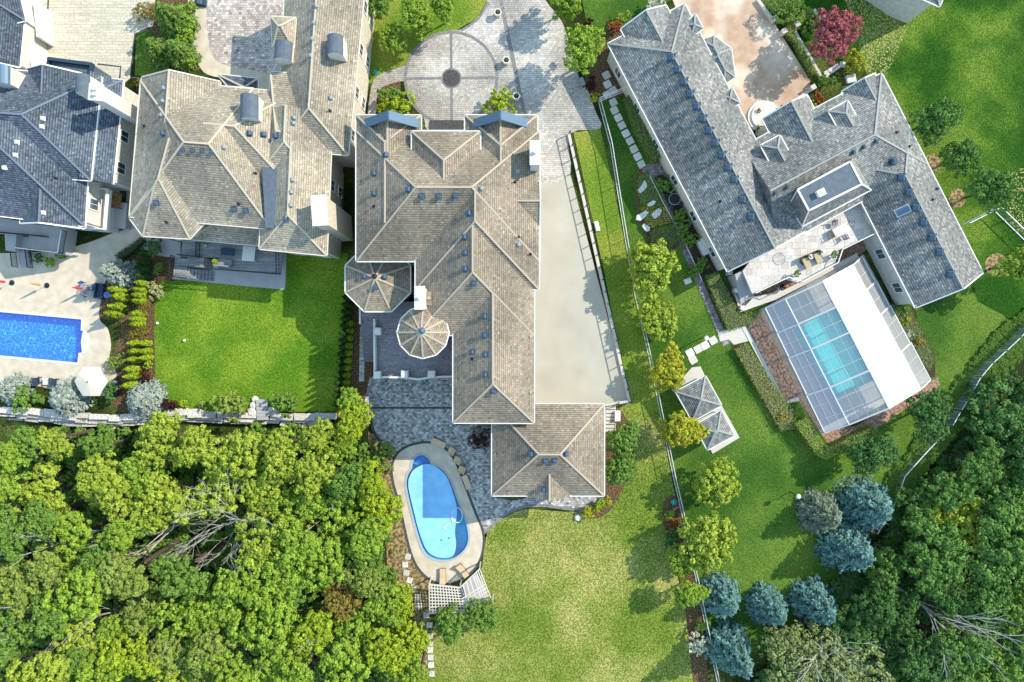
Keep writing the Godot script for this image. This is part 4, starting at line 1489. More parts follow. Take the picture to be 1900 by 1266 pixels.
func stones(called: String, spots: Array, size: float, m: Array, h := 0.09) -> void:   # single slabs laid in the grass
	var o := Node3D.new()
	o.name = numbered(called)
	add_child(o)
	o.set_meta("kind", "structure")
	var kinds := []
	for k in 5:
		var b := MB.new()
		var q := PackedVector2Array()
		for i in 8:
			var a := TAU * i / 8.0
			var r := size * 0.5 / maxf(absf(cos(a)), absf(sin(a))) * rf(0.92, 1.03)
			q.append(Vector2(cos(a), sin(a)) * minf(r, size * 0.66))
		b.prism(q, -0.1, h)
		kinds.append(b.done(m[k % m.size()]))
	for i in spots.size():
		var p := P(spots[i][0], spots[i][1])
		local("paving_stone", kinds[i % 5], o, Transform3D(Basis(Vector3.UP, -deg_to_rad(spots[i][2] if spots[i].size() > 2 else 0.0)), p))


func stone_wall() -> void:
	var o := thing("retaining_wall", "dry stone retaining wall of long pale slabs between the gardens and the wood", "retaining wall", P(300, 775))
	var lines := [[[-30, 757], [50, 763], [133, 771], [200, 774], [280, 771], [335, 766], [400, 768], [472, 770]], [[500, 768], [540, 772], [606, 772]]]
	for l in lines:
		var q := curve(l, 0, false, 8)
		for row in 3:
			var s := 0.0
			var total := 0.0
			for i in q.size() - 1:
				total += q[i].distance_to(q[i + 1])
			s = rf(-0.6, 0.0)
			while s < total:
				var len_ := rf(1.3, 3.0)
				var mid := clampf(s + len_ * 0.5, 0.0, total)
				var run := 0.0
				for i in q.size() - 1:
					var e := q[i].distance_to(q[i + 1])
					if run + e >= mid:
						var d := (q[i + 1] - q[i]).normalized()
						var p := q[i] + d * (mid - run) + Vector2(-d.y, d.x) * (row * 0.50 + rf(-0.10, 0.12))
						var b := MB.new()
						var top := 0.32 - row * 0.46 + rf(-0.05, 0.06)
						var w := rf(0.55, 0.8) * (1.2 if row == 0 else 1.0)
						var a := []
						for y in [top - 0.62, top]:
							for k in [[-0.5, -0.5], [0.5, -0.5], [0.5, 0.5], [-0.5, 0.5]]:
								var u: Vector2 = d * (k[0] * (len_ - 0.05) + rf(-0.12, 0.10)) + Vector2(-d.y, d.x) * (k[1] * w + rf(-0.12, 0.10))
								a.append(Vector3(p.x + u.x, y + rf(-0.03, 0.03), p.y + u.y))
						b.hexa(a)
						part("stone", b.done(M.rock[rng.randi() % 3]), o)
						break
					run += e
				s += len_
	var st := thing("garden_steps", "grey stone steps cut through the retaining wall below the square lawn", "steps", P(488, 760))
	for k in 6:
		var b := MB.new()
		var c := P(488, 744 + k * 6.4)
		b.box(Vector3(c.x, 0.30 - k * 0.06, c.z), Vector3(1.35, 0.5, 0.40))
		part("step", b.done(M.concrete_grey), st)
	for x in [[471, 752, 0.9], [468, 764, 1.1], [474, 741, 0.8], [503, 760, 0.7]]:
		var b := MB.new()
		var c := P(x[0], x[1])
		b.lathe(Vector3(c.x, -0.1, c.z), [[x[2] * 0.5, 0.0], [x[2] * 0.56, 0.3], [x[2] * 0.36, 0.5], [0.0, 0.52]], 7)
		var bo := thing("boulder", "", "boulder", c)
		bo.set_meta("label", ["white boulder at the middle of the left cheek of the stone garden steps", "large pale boulder at the foot of the garden steps on the wall end", "pale boulder at the lawn end of the garden steps", "small boulder on the right cheek of the stone garden steps"][int(names["boulder"]) - 1])
		part("stone", b.done(M.rock[1]), bo)


# ---------------------------------------------------------------- fences
func fence(called: String, label: String, px: Array, h: float, gap: float, post_m: Material, rail_m: Material, rails := [1.0, 0.08], pw := 0.08, picket := 0.0, rw := 0.07, wire: Material = null) -> Node3D:
	var c := P(px[0][0], px[0][1])
	var o := thing(called, label, "fence", c)
	var pb := {}
	for i in px.size() - 1:
		var a := P(px[i][0], px[i][1])
		var b := P(px[i + 1][0], px[i + 1][1])
		a.y = fall(a)
		b.y = fall(b)
		var k := maxi(1, int(round(a.distance_to(b) / gap)))
		for j in k + (1 if i == px.size() - 2 else 0):
			var p := a.lerp(b, float(j) / k)
			var key := "post%.2f" % h
			if not pb.has(key):
				var m := MB.new()
				m.tube(Vector3(0, -0.2, 0), Vector3(0, h + 0.06, 0), pw * 0.5, pw * 0.5, 8)
				pb[key] = m.done(post_m)
			part("post", pb[key], o, Transform3D(Basis(), p))
		for r in rails:
			var m := MB.new()
			m.bar(a + Vector3.UP * h * r, b + Vector3.UP * h * r, rw, 0.06)
			part("rail", m.done(rail_m), o)
		if wire:
			var m := MB.new()
			m.face([a + Vector3.UP * 0.05, b + Vector3.UP * 0.05, b + Vector3.UP * h, a + Vector3.UP * h], Vector3(a.z - b.z, 0, b.x - a.x))
			part("wire_mesh", m.done(wire), o)
		if picket > 0.0:
			var m := MB.new()
			for j in int(a.distance_to(b) / picket):
				var p := a.lerp(b, (j + 0.5) / int(a.distance_to(b) / picket))
				m.box(p + Vector3.UP * h * 0.52, Vector3(0.018, h * 0.9, 0.018))
			var pk := part("picket_run", m.done(post_m), o)
			pk.set_meta("kind", "stuff")
	return o


# ---------------------------------------------------------------- pool enclosure
func enclosure() -> void:
	var o := thing("pool_enclosure", "long glazed telescopic pool enclosure with a white roof half beside the grey house", "pool enclosure", P(1570, 640))
	var n := [P(1418, 573, 1.9), P(1456, 556, 3.3), P(1527, 523, 4.5), P(1585, 491, 3.5), P(1602, 475, 2.1)]
	var s := [P(1530, 802, 1.9), P(1575, 788, 3.3), P(1648, 758, 4.5), P(1706, 723, 3.5), P(1724, 706, 2.1)]
	var rows := [2, 2, 3, 3]
	var cols := [3, 4, 4, 2]
	var mats := [M.pane_sky_mauve, M.pane, M.panel_white, M.pane_grey]
	var at := 0.0
	for sec in 4:
		var lift := 0.07 * sec
		var f0 := at
		var f1: float = at + rows[sec] / 10.0
		at = f1
		var prof := func(i: int, f: float) -> Vector3:
			var m: Vector3 = (n[0] + n[4]).lerp(s[0] + s[4], f) * 0.5
			var p: Vector3 = n[i].lerp(s[i], f)
			var k := 1.0 + 0.012 * (sec - 2)
			return Vector3(m.x + (p.x - m.x) * k, p.y + lift, m.z + (p.z - m.z) * k)
		var fr := MB.new()
		for i in 4:
			for c in (1 if i == 2 else cols[i]):
				for r in (1 if i == 2 else rows[sec]):
					var c0: float = float(c) / (1 if i == 2 else cols[i])
					var c1: float = float(c + 1) / (1 if i == 2 else cols[i])
					var r0 := lerpf(f0, f1, float(r) / (1 if i == 2 else rows[sec]))
					var r1 := lerpf(f0, f1, float(r + 1) / (1 if i == 2 else rows[sec]))
					var a: Vector3 = prof.call(i, r0).lerp(prof.call(i + 1, r0), c0)
					var b: Vector3 = prof.call(i, r0).lerp(prof.call(i + 1, r0), c1)
					var d: Vector3 = prof.call(i, r1).lerp(prof.call(i + 1, r1), c1)
					var e: Vector3 = prof.call(i, r1).lerp(prof.call(i + 1, r1), c0)
					var g := MB.new()
					if i == 2:
						var th := Vector3.UP * 0.06
						g.hexa([a - th, b - th, d - th, e - th, a + th, b + th, d + th, e + th])
					else:
						g.face([a, b, d, e], Vector3.UP)
					part("white_panel" if i == 2 else "pane", g.done(mats[i]), o)
					if i != 2:
						fr.bar(a, b, 0.07 if r == 0 else 0.045, 0.07)
						fr.bar(a, e, 0.022, 0.05)
			fr.bar(prof.call(i, f0), prof.call(i, f1), 0.13, 0.10)
		for f in [f0, f1 - 0.002]:
			for i in 4:
				fr.bar(prof.call(i, f), prof.call(i + 1, f), 0.16, 0.11)
		fr.bar(prof.call(4, f0), prof.call(4, f1), 0.11, 0.1)
		var seam := lerpf(f0, f1, 0.5)
		fr.bar(prof.call(2, seam) + Vector3.UP * 0.055, prof.call(3, seam) + Vector3.UP * 0.055, 0.025, 0.03)
		for side in [0, 4]:
			for r in rows[sec] + 1:
				var p: Vector3 = prof.call(side, lerpf(f0, f1, float(r) / rows[sec]))
				var q: Vector3 = p - (prof.call(2, f0) - p) * Vector3(1, 0, 1) * 0.045
				fr.bar(p, Vector3(q.x, 0.05, q.z), 0.08, 0.08)
				if r < rows[sec]:
					var p2: Vector3 = prof.call(side, lerpf(f0, f1, float(r + 1) / rows[sec]))
					var q2: Vector3 = p2 - (prof.call(2, f1) - p2) * Vector3(1, 0, 1) * 0.045
					var g := MB.new()
					g.face([p, p2, Vector3(q2.x, 0.06, q2.z), Vector3(q.x, 0.06, q.z)], p - prof.call(2, f0))
					part("wall_pane", g.done(M.pane_grey), o)
		part("frame", fr.done(M.steel), o)
	for f in [0.0, 1.0]:
		var g := MB.new()
		var e := []
		for i in 5:
			e.append(n[i].lerp(s[i], f) + Vector3.UP * (0.0 if f == 0.0 else 0.2))
		e.append(Vector3(e[4].x, 0.06, e[4].z))
		e.append(Vector3(e[0].x, 0.06, e[0].z))
		g.face(e, Vector3(0, 0, f * 2 - 1))
		part("end_pane", g.done(M.pane), o)


func pergola() -> void:
	var h := 2.5
	var o := thing("pergola", "weathered white lattice pergola in two bays at the foot of the oval pool", "pergola", P(855, 1105))
	var bays := [[[796, 1085], [853, 1091], [862, 1136], [797, 1138], 11, 9], [[853, 1091], [890, 1056], [914, 1118], [862, 1136], 12, 9]]
	for bi in 2:
		var w: Array = bays[bi]
		var a := P(w[0][0], w[0][1], h)
		var b := P(w[1][0], w[1][1], h)
		var c := P(w[2][0], w[2][1], h)
		var d := P(w[3][0], w[3][1], h)
		for i in w[4] + 1:
			var f: float = float(i) / w[4]
			if bi == 1 and i % 2 and i < 9:
				continue
			var m := MB.new()
			m.bar(a.lerp(b, f), d.lerp(c, f), 0.11, 0.05)
			part("slat", m.done(M.lattice), o)
		for i in w[5] + 1:
			var f: float = float(i) / w[5]
			if bi == 1 and i > 0 and i < 4:
				continue
			var m := MB.new()
			m.bar(a.lerp(d, f) + Vector3.UP * 0.06, b.lerp(c, f) + Vector3.UP * 0.06, 0.11, 0.05)
			part("slat", m.done(M.lattice), o)
		for e in [[a, b], [d, c]]:
			var m := MB.new()
			m.bar(e[0] + Vector3.DOWN * 0.1, e[1] + Vector3.DOWN * 0.1, 0.12, 0.16)
			part("beam", m.done(M.lattice), o)
		for p in ([a, d, b, c] if bi == 0 else [b, c]):
			var m := MB.new()
			m.box(Vector3(p.x, h * 0.5, p.z), Vector3(0.14, h, 0.14))
			part("post", m.done(M.lattice), o)
	ground_sheet("patio", poly([[850, 1090], [886, 1064], [908, 1112], [862, 1134]]), 0.04, M.concrete_grey)


func pavilion() -> void:
	var o := thing("pavilion", "garden pavilion with two small grey hipped roofs beside the yellow trees", "pavilion", P(1308, 765))
	var k := 0.5
	hip(o, [[1254, 727], [1309, 698], [1339, 752], [1285, 782]], 2.7, [k, k, k, k], M.roof_grey, M.cap_grey, M.trim, null, {"under": 0.15})
	hip(o, [[1289, 790], [1338, 762], [1363, 808], [1313, 835]], 2.75, [k, k, k, k], M.roof_grey, M.cap_grey, M.trim, null, {"under": 0.15})
	for p in [[1262, 728], [1305, 706], [1333, 752], [1288, 776], [1294, 790], [1334, 768], [1356, 806], [1315, 828]]:
		var b := MB.new()
		var c := P(p[0], p[1], 2.6)
		b.box(Vector3(c.x, 1.3, c.z), Vector3(0.2, 2.6, 0.2))
		part("post", b.done(M.white), o)
	var f := MB.new()
	f.prism(poly([[1266, 740], [1316, 712], [1372, 812], [1322, 842]]), -0.1, 0.12)
	part("floor", f.done(M.stone_pale), o)


func grey_terrace() -> void:
	var y := 3.0
	var t := thing("terrace", "cream stone balcony terrace between the wings of the grey house", "terrace", P(1480, 480))
	var outline := [[1345, 516], [1440, 455], [1600, 372], [1628, 428], [1556, 464], [1549, 487], [1482, 526], [1462, 516], [1398, 546], [1392, 541]]
	var b := MB.new()
	b.prism(poly([[1398, 478], [1600, 372], [1626, 430], [1556, 465], [1548, 490], [1482, 525], [1456, 517], [1396, 545], [1378, 503]], y), y - 0.4, y)
	part("terrace_floor", b.done(M.terrace_white), t)
	b = MB.new()
	b.prism(poly([[1405, 486], [1590, 388], [1610, 425], [1545, 470], [1480, 510], [1410, 530]], y), -0.1, y - 0.4, false)
	part("wall", b.done(M.stucco_pale), t)
	var V := func(x: float, z: float) -> Vector2:
		var p := P(x, z, y)
		return Vector2(p.x, p.z)
	rail(t, [V.call(1625, 431), V.call(1556, 465), V.call(1548, 489), V.call(1483, 524), V.call(1457, 516), V.call(1397, 545)], y, 1.0, M.steel, 0.5, M.white)
	var fl := P(1392, 518, y)
	flight(t, P(1378, 506, y) + Vector3(0.0, 0, -0.2), P(1396, 550, 0.05) + Vector3(-0.5, 0, 0.7), 1.9, M.concrete_grey)
	b = MB.new()
	b.bar(P(1382, 500, 2.6), P(1407, 543, 0.8), 0.12, 0.9)
	part("stair_wall", b.done(M.blue), t)
	for p in [[1350, 508], [1362, 540], [1372, 572]]:
		b = MB.new()
		var c := P(p[0], p[1])
		b.box(Vector3(c.x, 0.6, c.z), Vector3(0.5, 1.2, 0.5))
		part("pier", b.done(M.stone_white), t)
	b = MB.new()
	b.prism(poly([[1352, 512], [1368, 505], [1396, 560], [1372, 577]]), -0.1, 0.10)
	part("stair_base", b.done(M.terrace_white), t)
	b = MB.new()
	b.prism(poly([[1372, 580], [1398, 552], [1455, 538], [1590, 470], [1594, 478], [1440, 556]], 0.8), -0.1, 0.8)
	part("planter_wall", b.done(M.stone_pale), t)


# ---------------------------------------------------------------- furniture
func furniture() -> void:
	var b := MB.new()
	# chaise: head at -z
	var ch := thing("lounger", "brown cushioned lounger set across the head of the oval pool", "lounger", Vector3.ZERO, "loungers round the oval pool")
	for s in [[-0.3, -0.75], [0.3, -0.75], [-0.3, 0.8], [0.3, 0.8]]:
		b = MB.new()
		b.box(Vector3(s[0], 0.14, s[1]), Vector3(0.06, 0.28, 0.06))
		local("leg", b.done(M.black), ch)
	b = MB.new()
	b.box(Vector3(0, 0.30, 0.1), Vector3(0.74, 0.06, 1.75))
	local("frame", b.done(M.black), ch)
	b = MB.new()
	b.box(Vector3(0, 0.40, 0.33), Vector3(0.70, 0.13, 1.22))
	local("seat_cushion", b.done(M.taupe), ch)
	b = MB.new()
	b.bar(Vector3(0, 0.42, -0.28), Vector3(0, 0.72, -0.86), 0.70, 0.13)
	local("backrest", b.done(M.taupe), ch)
	ch.position = P(814, 821)
	ch.rotation.y = -atan2(13.0, 27.0) + PI / 2
	copy(ch, "brown cushioned lounger beside the pool house end of the chair row", P(866, 893), atan2(8.0, 22.0))
	copy(ch, "brown lounger pointing straight at the pergola at the pool's foot", P(822, 1068), PI)
	copy(ch, "brown lounger lying askew by the pergola at the pool's foot", P(858, 1057), atan2(17.0, 22.0))
	var ac := thing("armchair", "low brown cushioned armchair by the pool, next to the slanting lounger at the head", "armchair", Vector3.ZERO, "armchairs round the oval pool")
	b = MB.new()
	b.box(Vector3(0, 0.17, 0), Vector3(0.84, 0.26, 0.84))
	local("base", b.done(M.taupe), ac)
	b = MB.new()
	b.box(Vector3(0.02, 0.37, 0), Vector3(0.66, 0.14, 0.62))
	local("seat", b.done(M.taupe), ac)
	b = MB.new()
	b.box(Vector3(-0.36, 0.46, 0), Vector3(0.14, 0.5, 0.84))
	local("backrest", b.done(M.taupe), ac)
	for s in [-1, 1]:
		b = MB.new()
		b.box(Vector3(0.07, 0.40, s * 0.37), Vector3(0.70, 0.24, 0.11))
		local("arm", b.done(M.taupe), ac)
	ac.position = P(838, 836)
	ac.rotation.y = PI - 0.55
	copy(ac, "low brown armchair in the middle of the row of three by the pool", P(848.5, 853), PI - 0.45)
	copy(ac, "low brown armchair by the pool next to the lower lounger", P(857, 871), PI - 0.35)
	# hexagonal planters on the drive
	var pl := thing("planter", "white hexagonal planter on the drive, topmost of the three by the dark band", "planter", P(924, 29), "hexagonal planters on the drive")
	b = MB.new()
	b.lathe(Vector3.ZERO, [[0.34, 0.0], [0.36, 0.1], [0.32, 0.2], [0.44, 0.75], [0.50, 0.80], [0.50, 0.92], [0.36, 0.92], [0.34, 0.80]], 6)
	local("pot", b.done(M.stone_white), pl)
	b = MB.new()
	b.lathe(Vector3.ZERO, [[0.36, 0.80], [0.0, 0.82]], 6)
	local("soil", b.done(M.soil), pl)
	var f := local("plant", proto.small, pl, Transform3D(Basis.from_scale(Vector3.ONE * 0.24), Vector3(0, 0.9, 0)))
	f.set_surface_override_material(0, M.olive)
	copy(pl, "white hexagonal planter on the drive, right of the paved circle", P(939.5, 117))
	copy(pl, "white hexagonal planter on the drive, closest to the brown roof", P(958, 183))
	# closed parasols
	for u in [[22, 525, M.red, "closed red parasol in a black base, nearest the left edge by the pool"], [87, 530, M.ochre, "closed tan parasol in a black base on the cream pool patio"], [163, 537, M.red, "closed red parasol standing through the glass table by the pool"]]:
		var o := thing("parasol", u[3], "parasol", P(u[0], u[1]), "closed parasols on the pool patio")
		b = MB.new()
		b.lathe(Vector3.ZERO, [[0.34, 0.0], [0.34, 0.07], [0.08, 0.14], [0.05, 0.4]], 14)
		local("base", b.done(M.black), o)
		b = MB.new()
		b.tube(Vector3.ZERO, Vector3(0, 2.9, 0), 0.025, 0.025, 8)
		local("pole", b.done(M.steel), o)
		b = MB.new()
		b.lathe(Vector3.ZERO, [[0.10, 1.15], [0.16, 1.3], [0.13, 2.2], [0.06, 2.8], [0.0, 2.98]], 8)
		local("canopy", b.done(u[2]), o)
	# open parasol
	var op := thing("parasol", "large open cream parasol over a table at the pool patio corner", "parasol", P(190, 706))
	b = MB.new()
	b.tube(Vector3.ZERO, Vector3(0, 2.75, 0), 0.035, 0.03, 8)
	local("pole", b.done(M.steel), op)
	b = MB.new()
	var cv := MB.new()
	for i in 6:
		var e0 := Vector3(cos(TAU * i / 6.0) * 2.0, 2.15, sin(TAU * i / 6.0) * 2.0)
		var e1 := Vector3(cos(TAU * (i + 1) / 6.0) * 2.0, 2.15, sin(TAU * (i + 1) / 6.0) * 2.0)
		var mid := (e0 + e1) * 0.5 + Vector3(0, 0.10, 0)
		var top := Vector3(0, 2.85, 0)
		cv.face([top, e0, mid], Vector3.UP + e0)
		cv.face([top, mid, e1], Vector3.UP + e1)
		b.bar(top + Vector3.DOWN * 0.05, e0 + Vector3.DOWN * 0.03, 0.03, 0.03)
	local("canopy", cv.done(M.canvas), op)
	local("ribs", b.done(M.steel), op)
	b = MB.new()
	b.lathe(Vector3.ZERO, [[0.09, 2.8], [0.05, 2.95], [0.0, 3.0]], 8)
	local("finial", b.done(M.black), op)
	# tables
	round_table("round glass table with a closed red parasol by the blue pool", P(166, 538), 0.75, M.pane_grey)
	round_table("round dark patio table half hidden under the cream parasol", P(213, 716), 0.8, M.pane_grey)
	round_table("round glass table next to its round shadow on the cream terrace", P(1459, 474, 3.0), 0.72, M.pane)
	round_table("small round side table between the two wicker chairs", P(1500, 478, 3.0), 0.28, M.stone_white)
	round_table("small round side table beside the farther wicker chair", P(1522, 468, 3.0), 0.28, M.stone_white)
	round_table("dark round garden table in the nook under the grey flank wall", P(1249, 372), 0.7, M.black)
	for c in [[1240, 368, 1.2, "dark garden chair left of the round table under the flank wall"], [1258, 380, 4.2, "dark garden chair right of the round table under the flank wall"], [1244, 384, -0.5, "dark garden chair below the round table under the flank wall"]]:
		chair(c[3], P(c[0], c[1]), c[2], M.navy)
	for c in [[158, 529, 0.5, "blue patio chair above the glass table by the pool"], [176, 534, 2.6, "blue patio chair on the right of the glass table by the pool"], [160, 547, -0.6, "blue patio chair below the glass table by the pool"], [219, 706, 3.6, "dark patio chair behind the cream parasol, upper one"], [222, 726, 2.7, "dark patio chair behind the cream parasol, lower one"]]:
		chair(c[3], P(c[0], c[1]), c[2], M.navy if c[0] > 200 else M.blue)
	for c in [[1545, 416, 0.0, "dining chair on the wall side of the white terrace table"], [1576, 417, 1.0, "dining chair at the right end of the white terrace table"], [1540, 438, 3.6, "straw seated dining chair at the left end of the white terrace table"], [1564, 441, 3.6, "dining chair on the pool side of the white terrace table"]]:
		chair(c[3], P(c[0], c[1], 3.0), c[2], M.straw if c[0] == 1540 else M.fabric_grey)
	for c in [[1492, 484, 0.45, "wicker lounge chair with beige cushion, lower one on the cream terrace"], [1513, 475, 0.45, "wicker lounge chair with beige cushion, upper one on the cream terrace"]]:
		var o := thing("lounge_chair", c[3], "lounge chair", P(c[0], c[1], 3.0), "", c[2])
		b = MB.new()
		b.lathe(Vector3.ZERO, [[0.52, 0.0], [0.58, 0.3], [0.55, 0.34], [0.0, 0.34]], 14)
		local("base", b.done(M.bark), o)
		b = MB.new()
		for i in 7:
			var a0 := PI * i / 7.0 + PI
			var a1 := PI * (i + 1) / 7.0 + PI
			b.hexa([Vector3(cos(a0) * 0.58, 0.3, sin(a0) * 0.58), Vector3(cos(a1) * 0.58, 0.3, sin(a1) * 0.58), Vector3(cos(a1) * 0.46, 0.3, sin(a1) * 0.46), Vector3(cos(a0) * 0.46, 0.3, sin(a0) * 0.46), Vector3(cos(a0) * 0.64, 0.8, sin(a0) * 0.64), Vector3(cos(a1) * 0.64, 0.8, sin(a1) * 0.64), Vector3(cos(a1) * 0.52, 0.8, sin(a1) * 0.52), Vector3(cos(a0) * 0.52, 0.8, sin(a0) * 0.52)])
		local("backrest", b.done(M.bark), o)
		b = MB.new()
		b.box(Vector3(0, 0.42, 0.35), Vector3(0.72, 0.15, 1.25))
		local("cushion", b.done(M.straw), o)
	var dt := thing("dining_table", "white rectangular dining table in the shaded end of the cream terrace", "table", P(1556, 428, 3.0), "", 0.49)
	b = MB.new()
	b.box(Vector3(0, 0.73, 0), Vector3(2.0, 0.05, 1.05))
	local("table_top", b.done(M.stone_white), dt)
	for s in [[-0.9, -0.42], [0.9, -0.42], [0.9, 0.42], [-0.9, 0.42]]:
		b = MB.new()
		b.box(Vector3(s[0], 0.36, s[1]), Vector3(0.06, 0.72, 0.06))
		local("leg", b.done(M.steel), dt)
	for p in [[1473, 512, "potted fern at the lower railing corner of the cream terrace", M.mid_green, 0.55], [1541, 477, "potted fern at the upper railing corner of the cream terrace", M.mid_green, 0.55]]:
		potted(p[2], P(p[0], p[1], 3.0), p[3], p[4])
	potted("dark red potted plant under the edge of the cream terrace", P(1446, 537, 0.8), M.dark_red, 0.5)
	potted("small planted pot on the brown flagged pool patio", P(1421, 657), M.cream_leaf, 0.16)
	for p in [[1405, 210, "bronze potted shrub left of the forecourt gable"], [1447, 204, "orange potted shrub on the forecourt edge by the front gable"]]:
		potted(p[2], P(p[0], p[1]), M.orange_leaf, 0.35)
	# adirondack style chairs and table by the spruces
	for c in [[72, 706, "slatted dark armchair on the pool patio, left of the little table"], [103, 708, "slatted dark armchair on the pool patio, right of the little table"]]:
		var o := thing("garden_chair", c[2], "armchair", P(c[0], c[1]), "", -0.1 if c[0] > 90 else 0.15)
		for i in 5:
			b = MB.new()
			b.box(Vector3(-0.28 + i * 0.14, 0.36, 0.0), Vector3(0.12, 0.04, 0.7))
			local("slat", b.done(M.navy), o)
			b = MB.new()
			b.bar(Vector3(-0.28 + i * 0.14, 0.34, 0.3), Vector3(-0.34 + i * 0.17, 0.98 - absf(i - 2) * 0.06, 0.62), 0.12, 0.04)
			local("slat", b.done(M.navy), o)
		for s in [-1, 1]:
			b = MB.new()
			b.box(Vector3(s * 0.42, 0.55, -0.05), Vector3(0.14, 0.04, 0.8))
			b.box(Vector3(s * 0.42, 0.27, -0.35), Vector3(0.08, 0.54, 0.08))
			b.box(Vector3(s * 0.40, 0.27, 0.3), Vector3(0.08, 0.54, 0.08))
			local("arm", b.done(M.navy), o)
	var lt := thing("side_table", "little white side table between the two dark armchairs", "table", P(88, 708))
	b = MB.new()
	b.box(Vector3(0, 0.42, 0), Vector3(0.6, 0.05, 0.75))
	local("table_top", b.done(M.stone_white), lt)
	for s in [[-0.24, -0.3], [0.24, -0.3], [0.24, 0.3], [-0.24, 0.3]]:
		b = MB.new()
		b.box(Vector3(s[0], 0.2, s[1]), Vector3(0.05, 0.4, 0.05))
		local("leg", b.done(M.stone_white), lt)
	sofa("dark outdoor sofa by the pool patio, under the leaning spruce", P(188, 541), 1.45, M.navy)
	sofa("dark outdoor sofa on the railed deck, below the coffee table", P(418, 489, 2.6), PI - 0.09, M.fabric_grey)
	box_table("dark low coffee table on the railed deck of the tan house", P(424, 468, 2.6), Vector3(1.5, 0.4, 0.8), -0.09, M.navy)
	box_table("white topped bar table on the railed deck of the tan house", P(467, 473, 2.6), Vector3(1.45, 0.95, 1.7), -0.09, M.stone_white)
	box_table("oak table on the landing between the blue and tan houses", P(219, 374, 1.2), Vector3(1.3, 0.74, 1.9), -0.1, M.wood)
	potted("yellow green potted plant by the railing of the deck", P(403, 491, 2.6), M.lime, 0.5)
	potted("leafy pot by the porch edge of the tan house deck", P(381, 455, 2.6), M.olive, 0.4)
	var bt := thing("side_table", "round blue side table by the cedars at the pool patio edge", "table", P(203, 548))
	b = MB.new()
	b.lathe(Vector3.ZERO, [[0.3, 0.0], [0.3, 0.03], [0.06, 0.05], [0.06, 0.45], [0.42, 0.47], [0.42, 0.52], [0.0, 0.52]], 14)
	local("pedestal", b.done(M.blue), bt)
	# air conditioners between the houses
	for p in [[632, 358, "grey air conditioner fan unit beside the tan house, upper one"], [632, 378, "grey air conditioner fan unit beside the tan house, lower one"]]:
		var o := thing("air_conditioner", p[2], "air conditioner", P(p[0], p[1]))
		b = MB.new()
		b.box(Vector3(0, 0.45, 0), Vector3(0.85, 0.9, 0.85))
		local("casing", b.done(M.vent), o)
		b = MB.new()
		b.lathe(Vector3(0, 0.9, 0), [[0.38, 0.0], [0.38, 0.04], [0.33, 0.045], [0.31, 0.01]], 16)
		local("grille_ring", b.done(M.black), o)
		b = MB.new()
		b.lathe(Vector3(0, 0.9, 0), [[0.10, 0.0], [0.10, 0.06], [0.0, 0.07]], 10)
		for k in 6:
			b.bar(Vector3(0, 0.93, 0), Vector3(cos(k * 1.047) * 0.36, 0.93, sin(k * 1.047) * 0.36), 0.03, 0.02)
		local("fan_guard", b.done(M.steel), o)
	# garden boxes and odd fittings
	cabinet("pale blue utility cabinet in the bed beside the grey house", P(1303, 459), Vector3(1.1, 0.9, 2.1), 0.46, M.stone_white)
	cabinet("white storage box on the grass strip by the drive railing", P(1107, 421), Vector3(0.5, 0.5, 1.2), 0.25, M.white)
	cabinet("white bin box by the garden stair of the pool wing", P(1144, 771), Vector3(0.7, 0.8, 1.3), 0.0, M.white)
	cabinet("white stone block at the fence gap under the leafy yellow-green tree", P(1275, 522), Vector3(0.9, 0.35, 0.7), 0.4, M.stone_white)
	cabinet("pale slab bench beside the dark red tree", P(1515, 30), Vector3(1.6, 0.4, 0.5), -0.9, M.stone_white)
	cabinet("pale stone bench at the forecourt corner of the grey house", P(1577, 148), Vector3(1.2, 0.4, 1.0), 0.2, M.stone_white)
	cabinet("blue meter box at the edge of the paved drive", P(1080, 154), Vector3(0.5, 0.6, 1.0), 0.4, M.vent_pale)
	for l in [[1466, 913, "slim lamp post with white globe on the wide lawn"], [1300, 628, "short lamp post on the grass by the stepping stones"]]:
		var o := thing("lamp_post", l[2], "lamp post", P(l[0], l[1]))
		b = MB.new()
		b.tube(Vector3.ZERO, Vector3(0, 2.1, 0), 0.06, 0.045, 8)
		local("post", b.done(M.black), o)
		b = MB.new()
		b.lathe(Vector3(0, 2.1, 0), [[0.1, 0.0], [0.26, 0.12], [0.30, 0.3], [0.2, 0.5], [0.0, 0.56]], 12)
		local("globe", b.done(M.white), o)
	for l in [[697, 134, "green valve cover in the lawn by the front path", M.teal, 0.35], [1250, 932, "teal valve cover by the garden fence", M.teal, 0.35], [1072, 960, "rounded pale boulder at the corner of the rear lawn", M.rock[1], 0.45]]:
		var o := thing("boulder" if l[3] != M.teal else "valve_cover", l[2], "boulder" if l[3] != M.teal else "valve cover", P(l[0], l[1]))
		b = MB.new()
		b.lathe(Vector3.ZERO, [[l[4], -0.1], [l[4] * 1.05, l[4] * 0.35], [l[4] * 0.7, l[4] * 0.8], [0.0, l[4] * 0.95]], 9)
		local("lid" if l[3] == M.teal else "stone", b.done(l[3]), o)
	for l in [[293, 600, "white ball lying at the left border of the square lawn"], [343, 632, "small white ball lying on the square lawn"]]:
		var o := thing("ball", l[2], "ball", P(l[0], l[1]))
		b = MB.new()
		b.lathe(Vector3.ZERO, [[0.0, 0.0], [0.14, 0.06], [0.18, 0.18], [0.13, 0.31], [0.0, 0.36]], 12)
		local("shell", b.done(M.white), o)
	car()
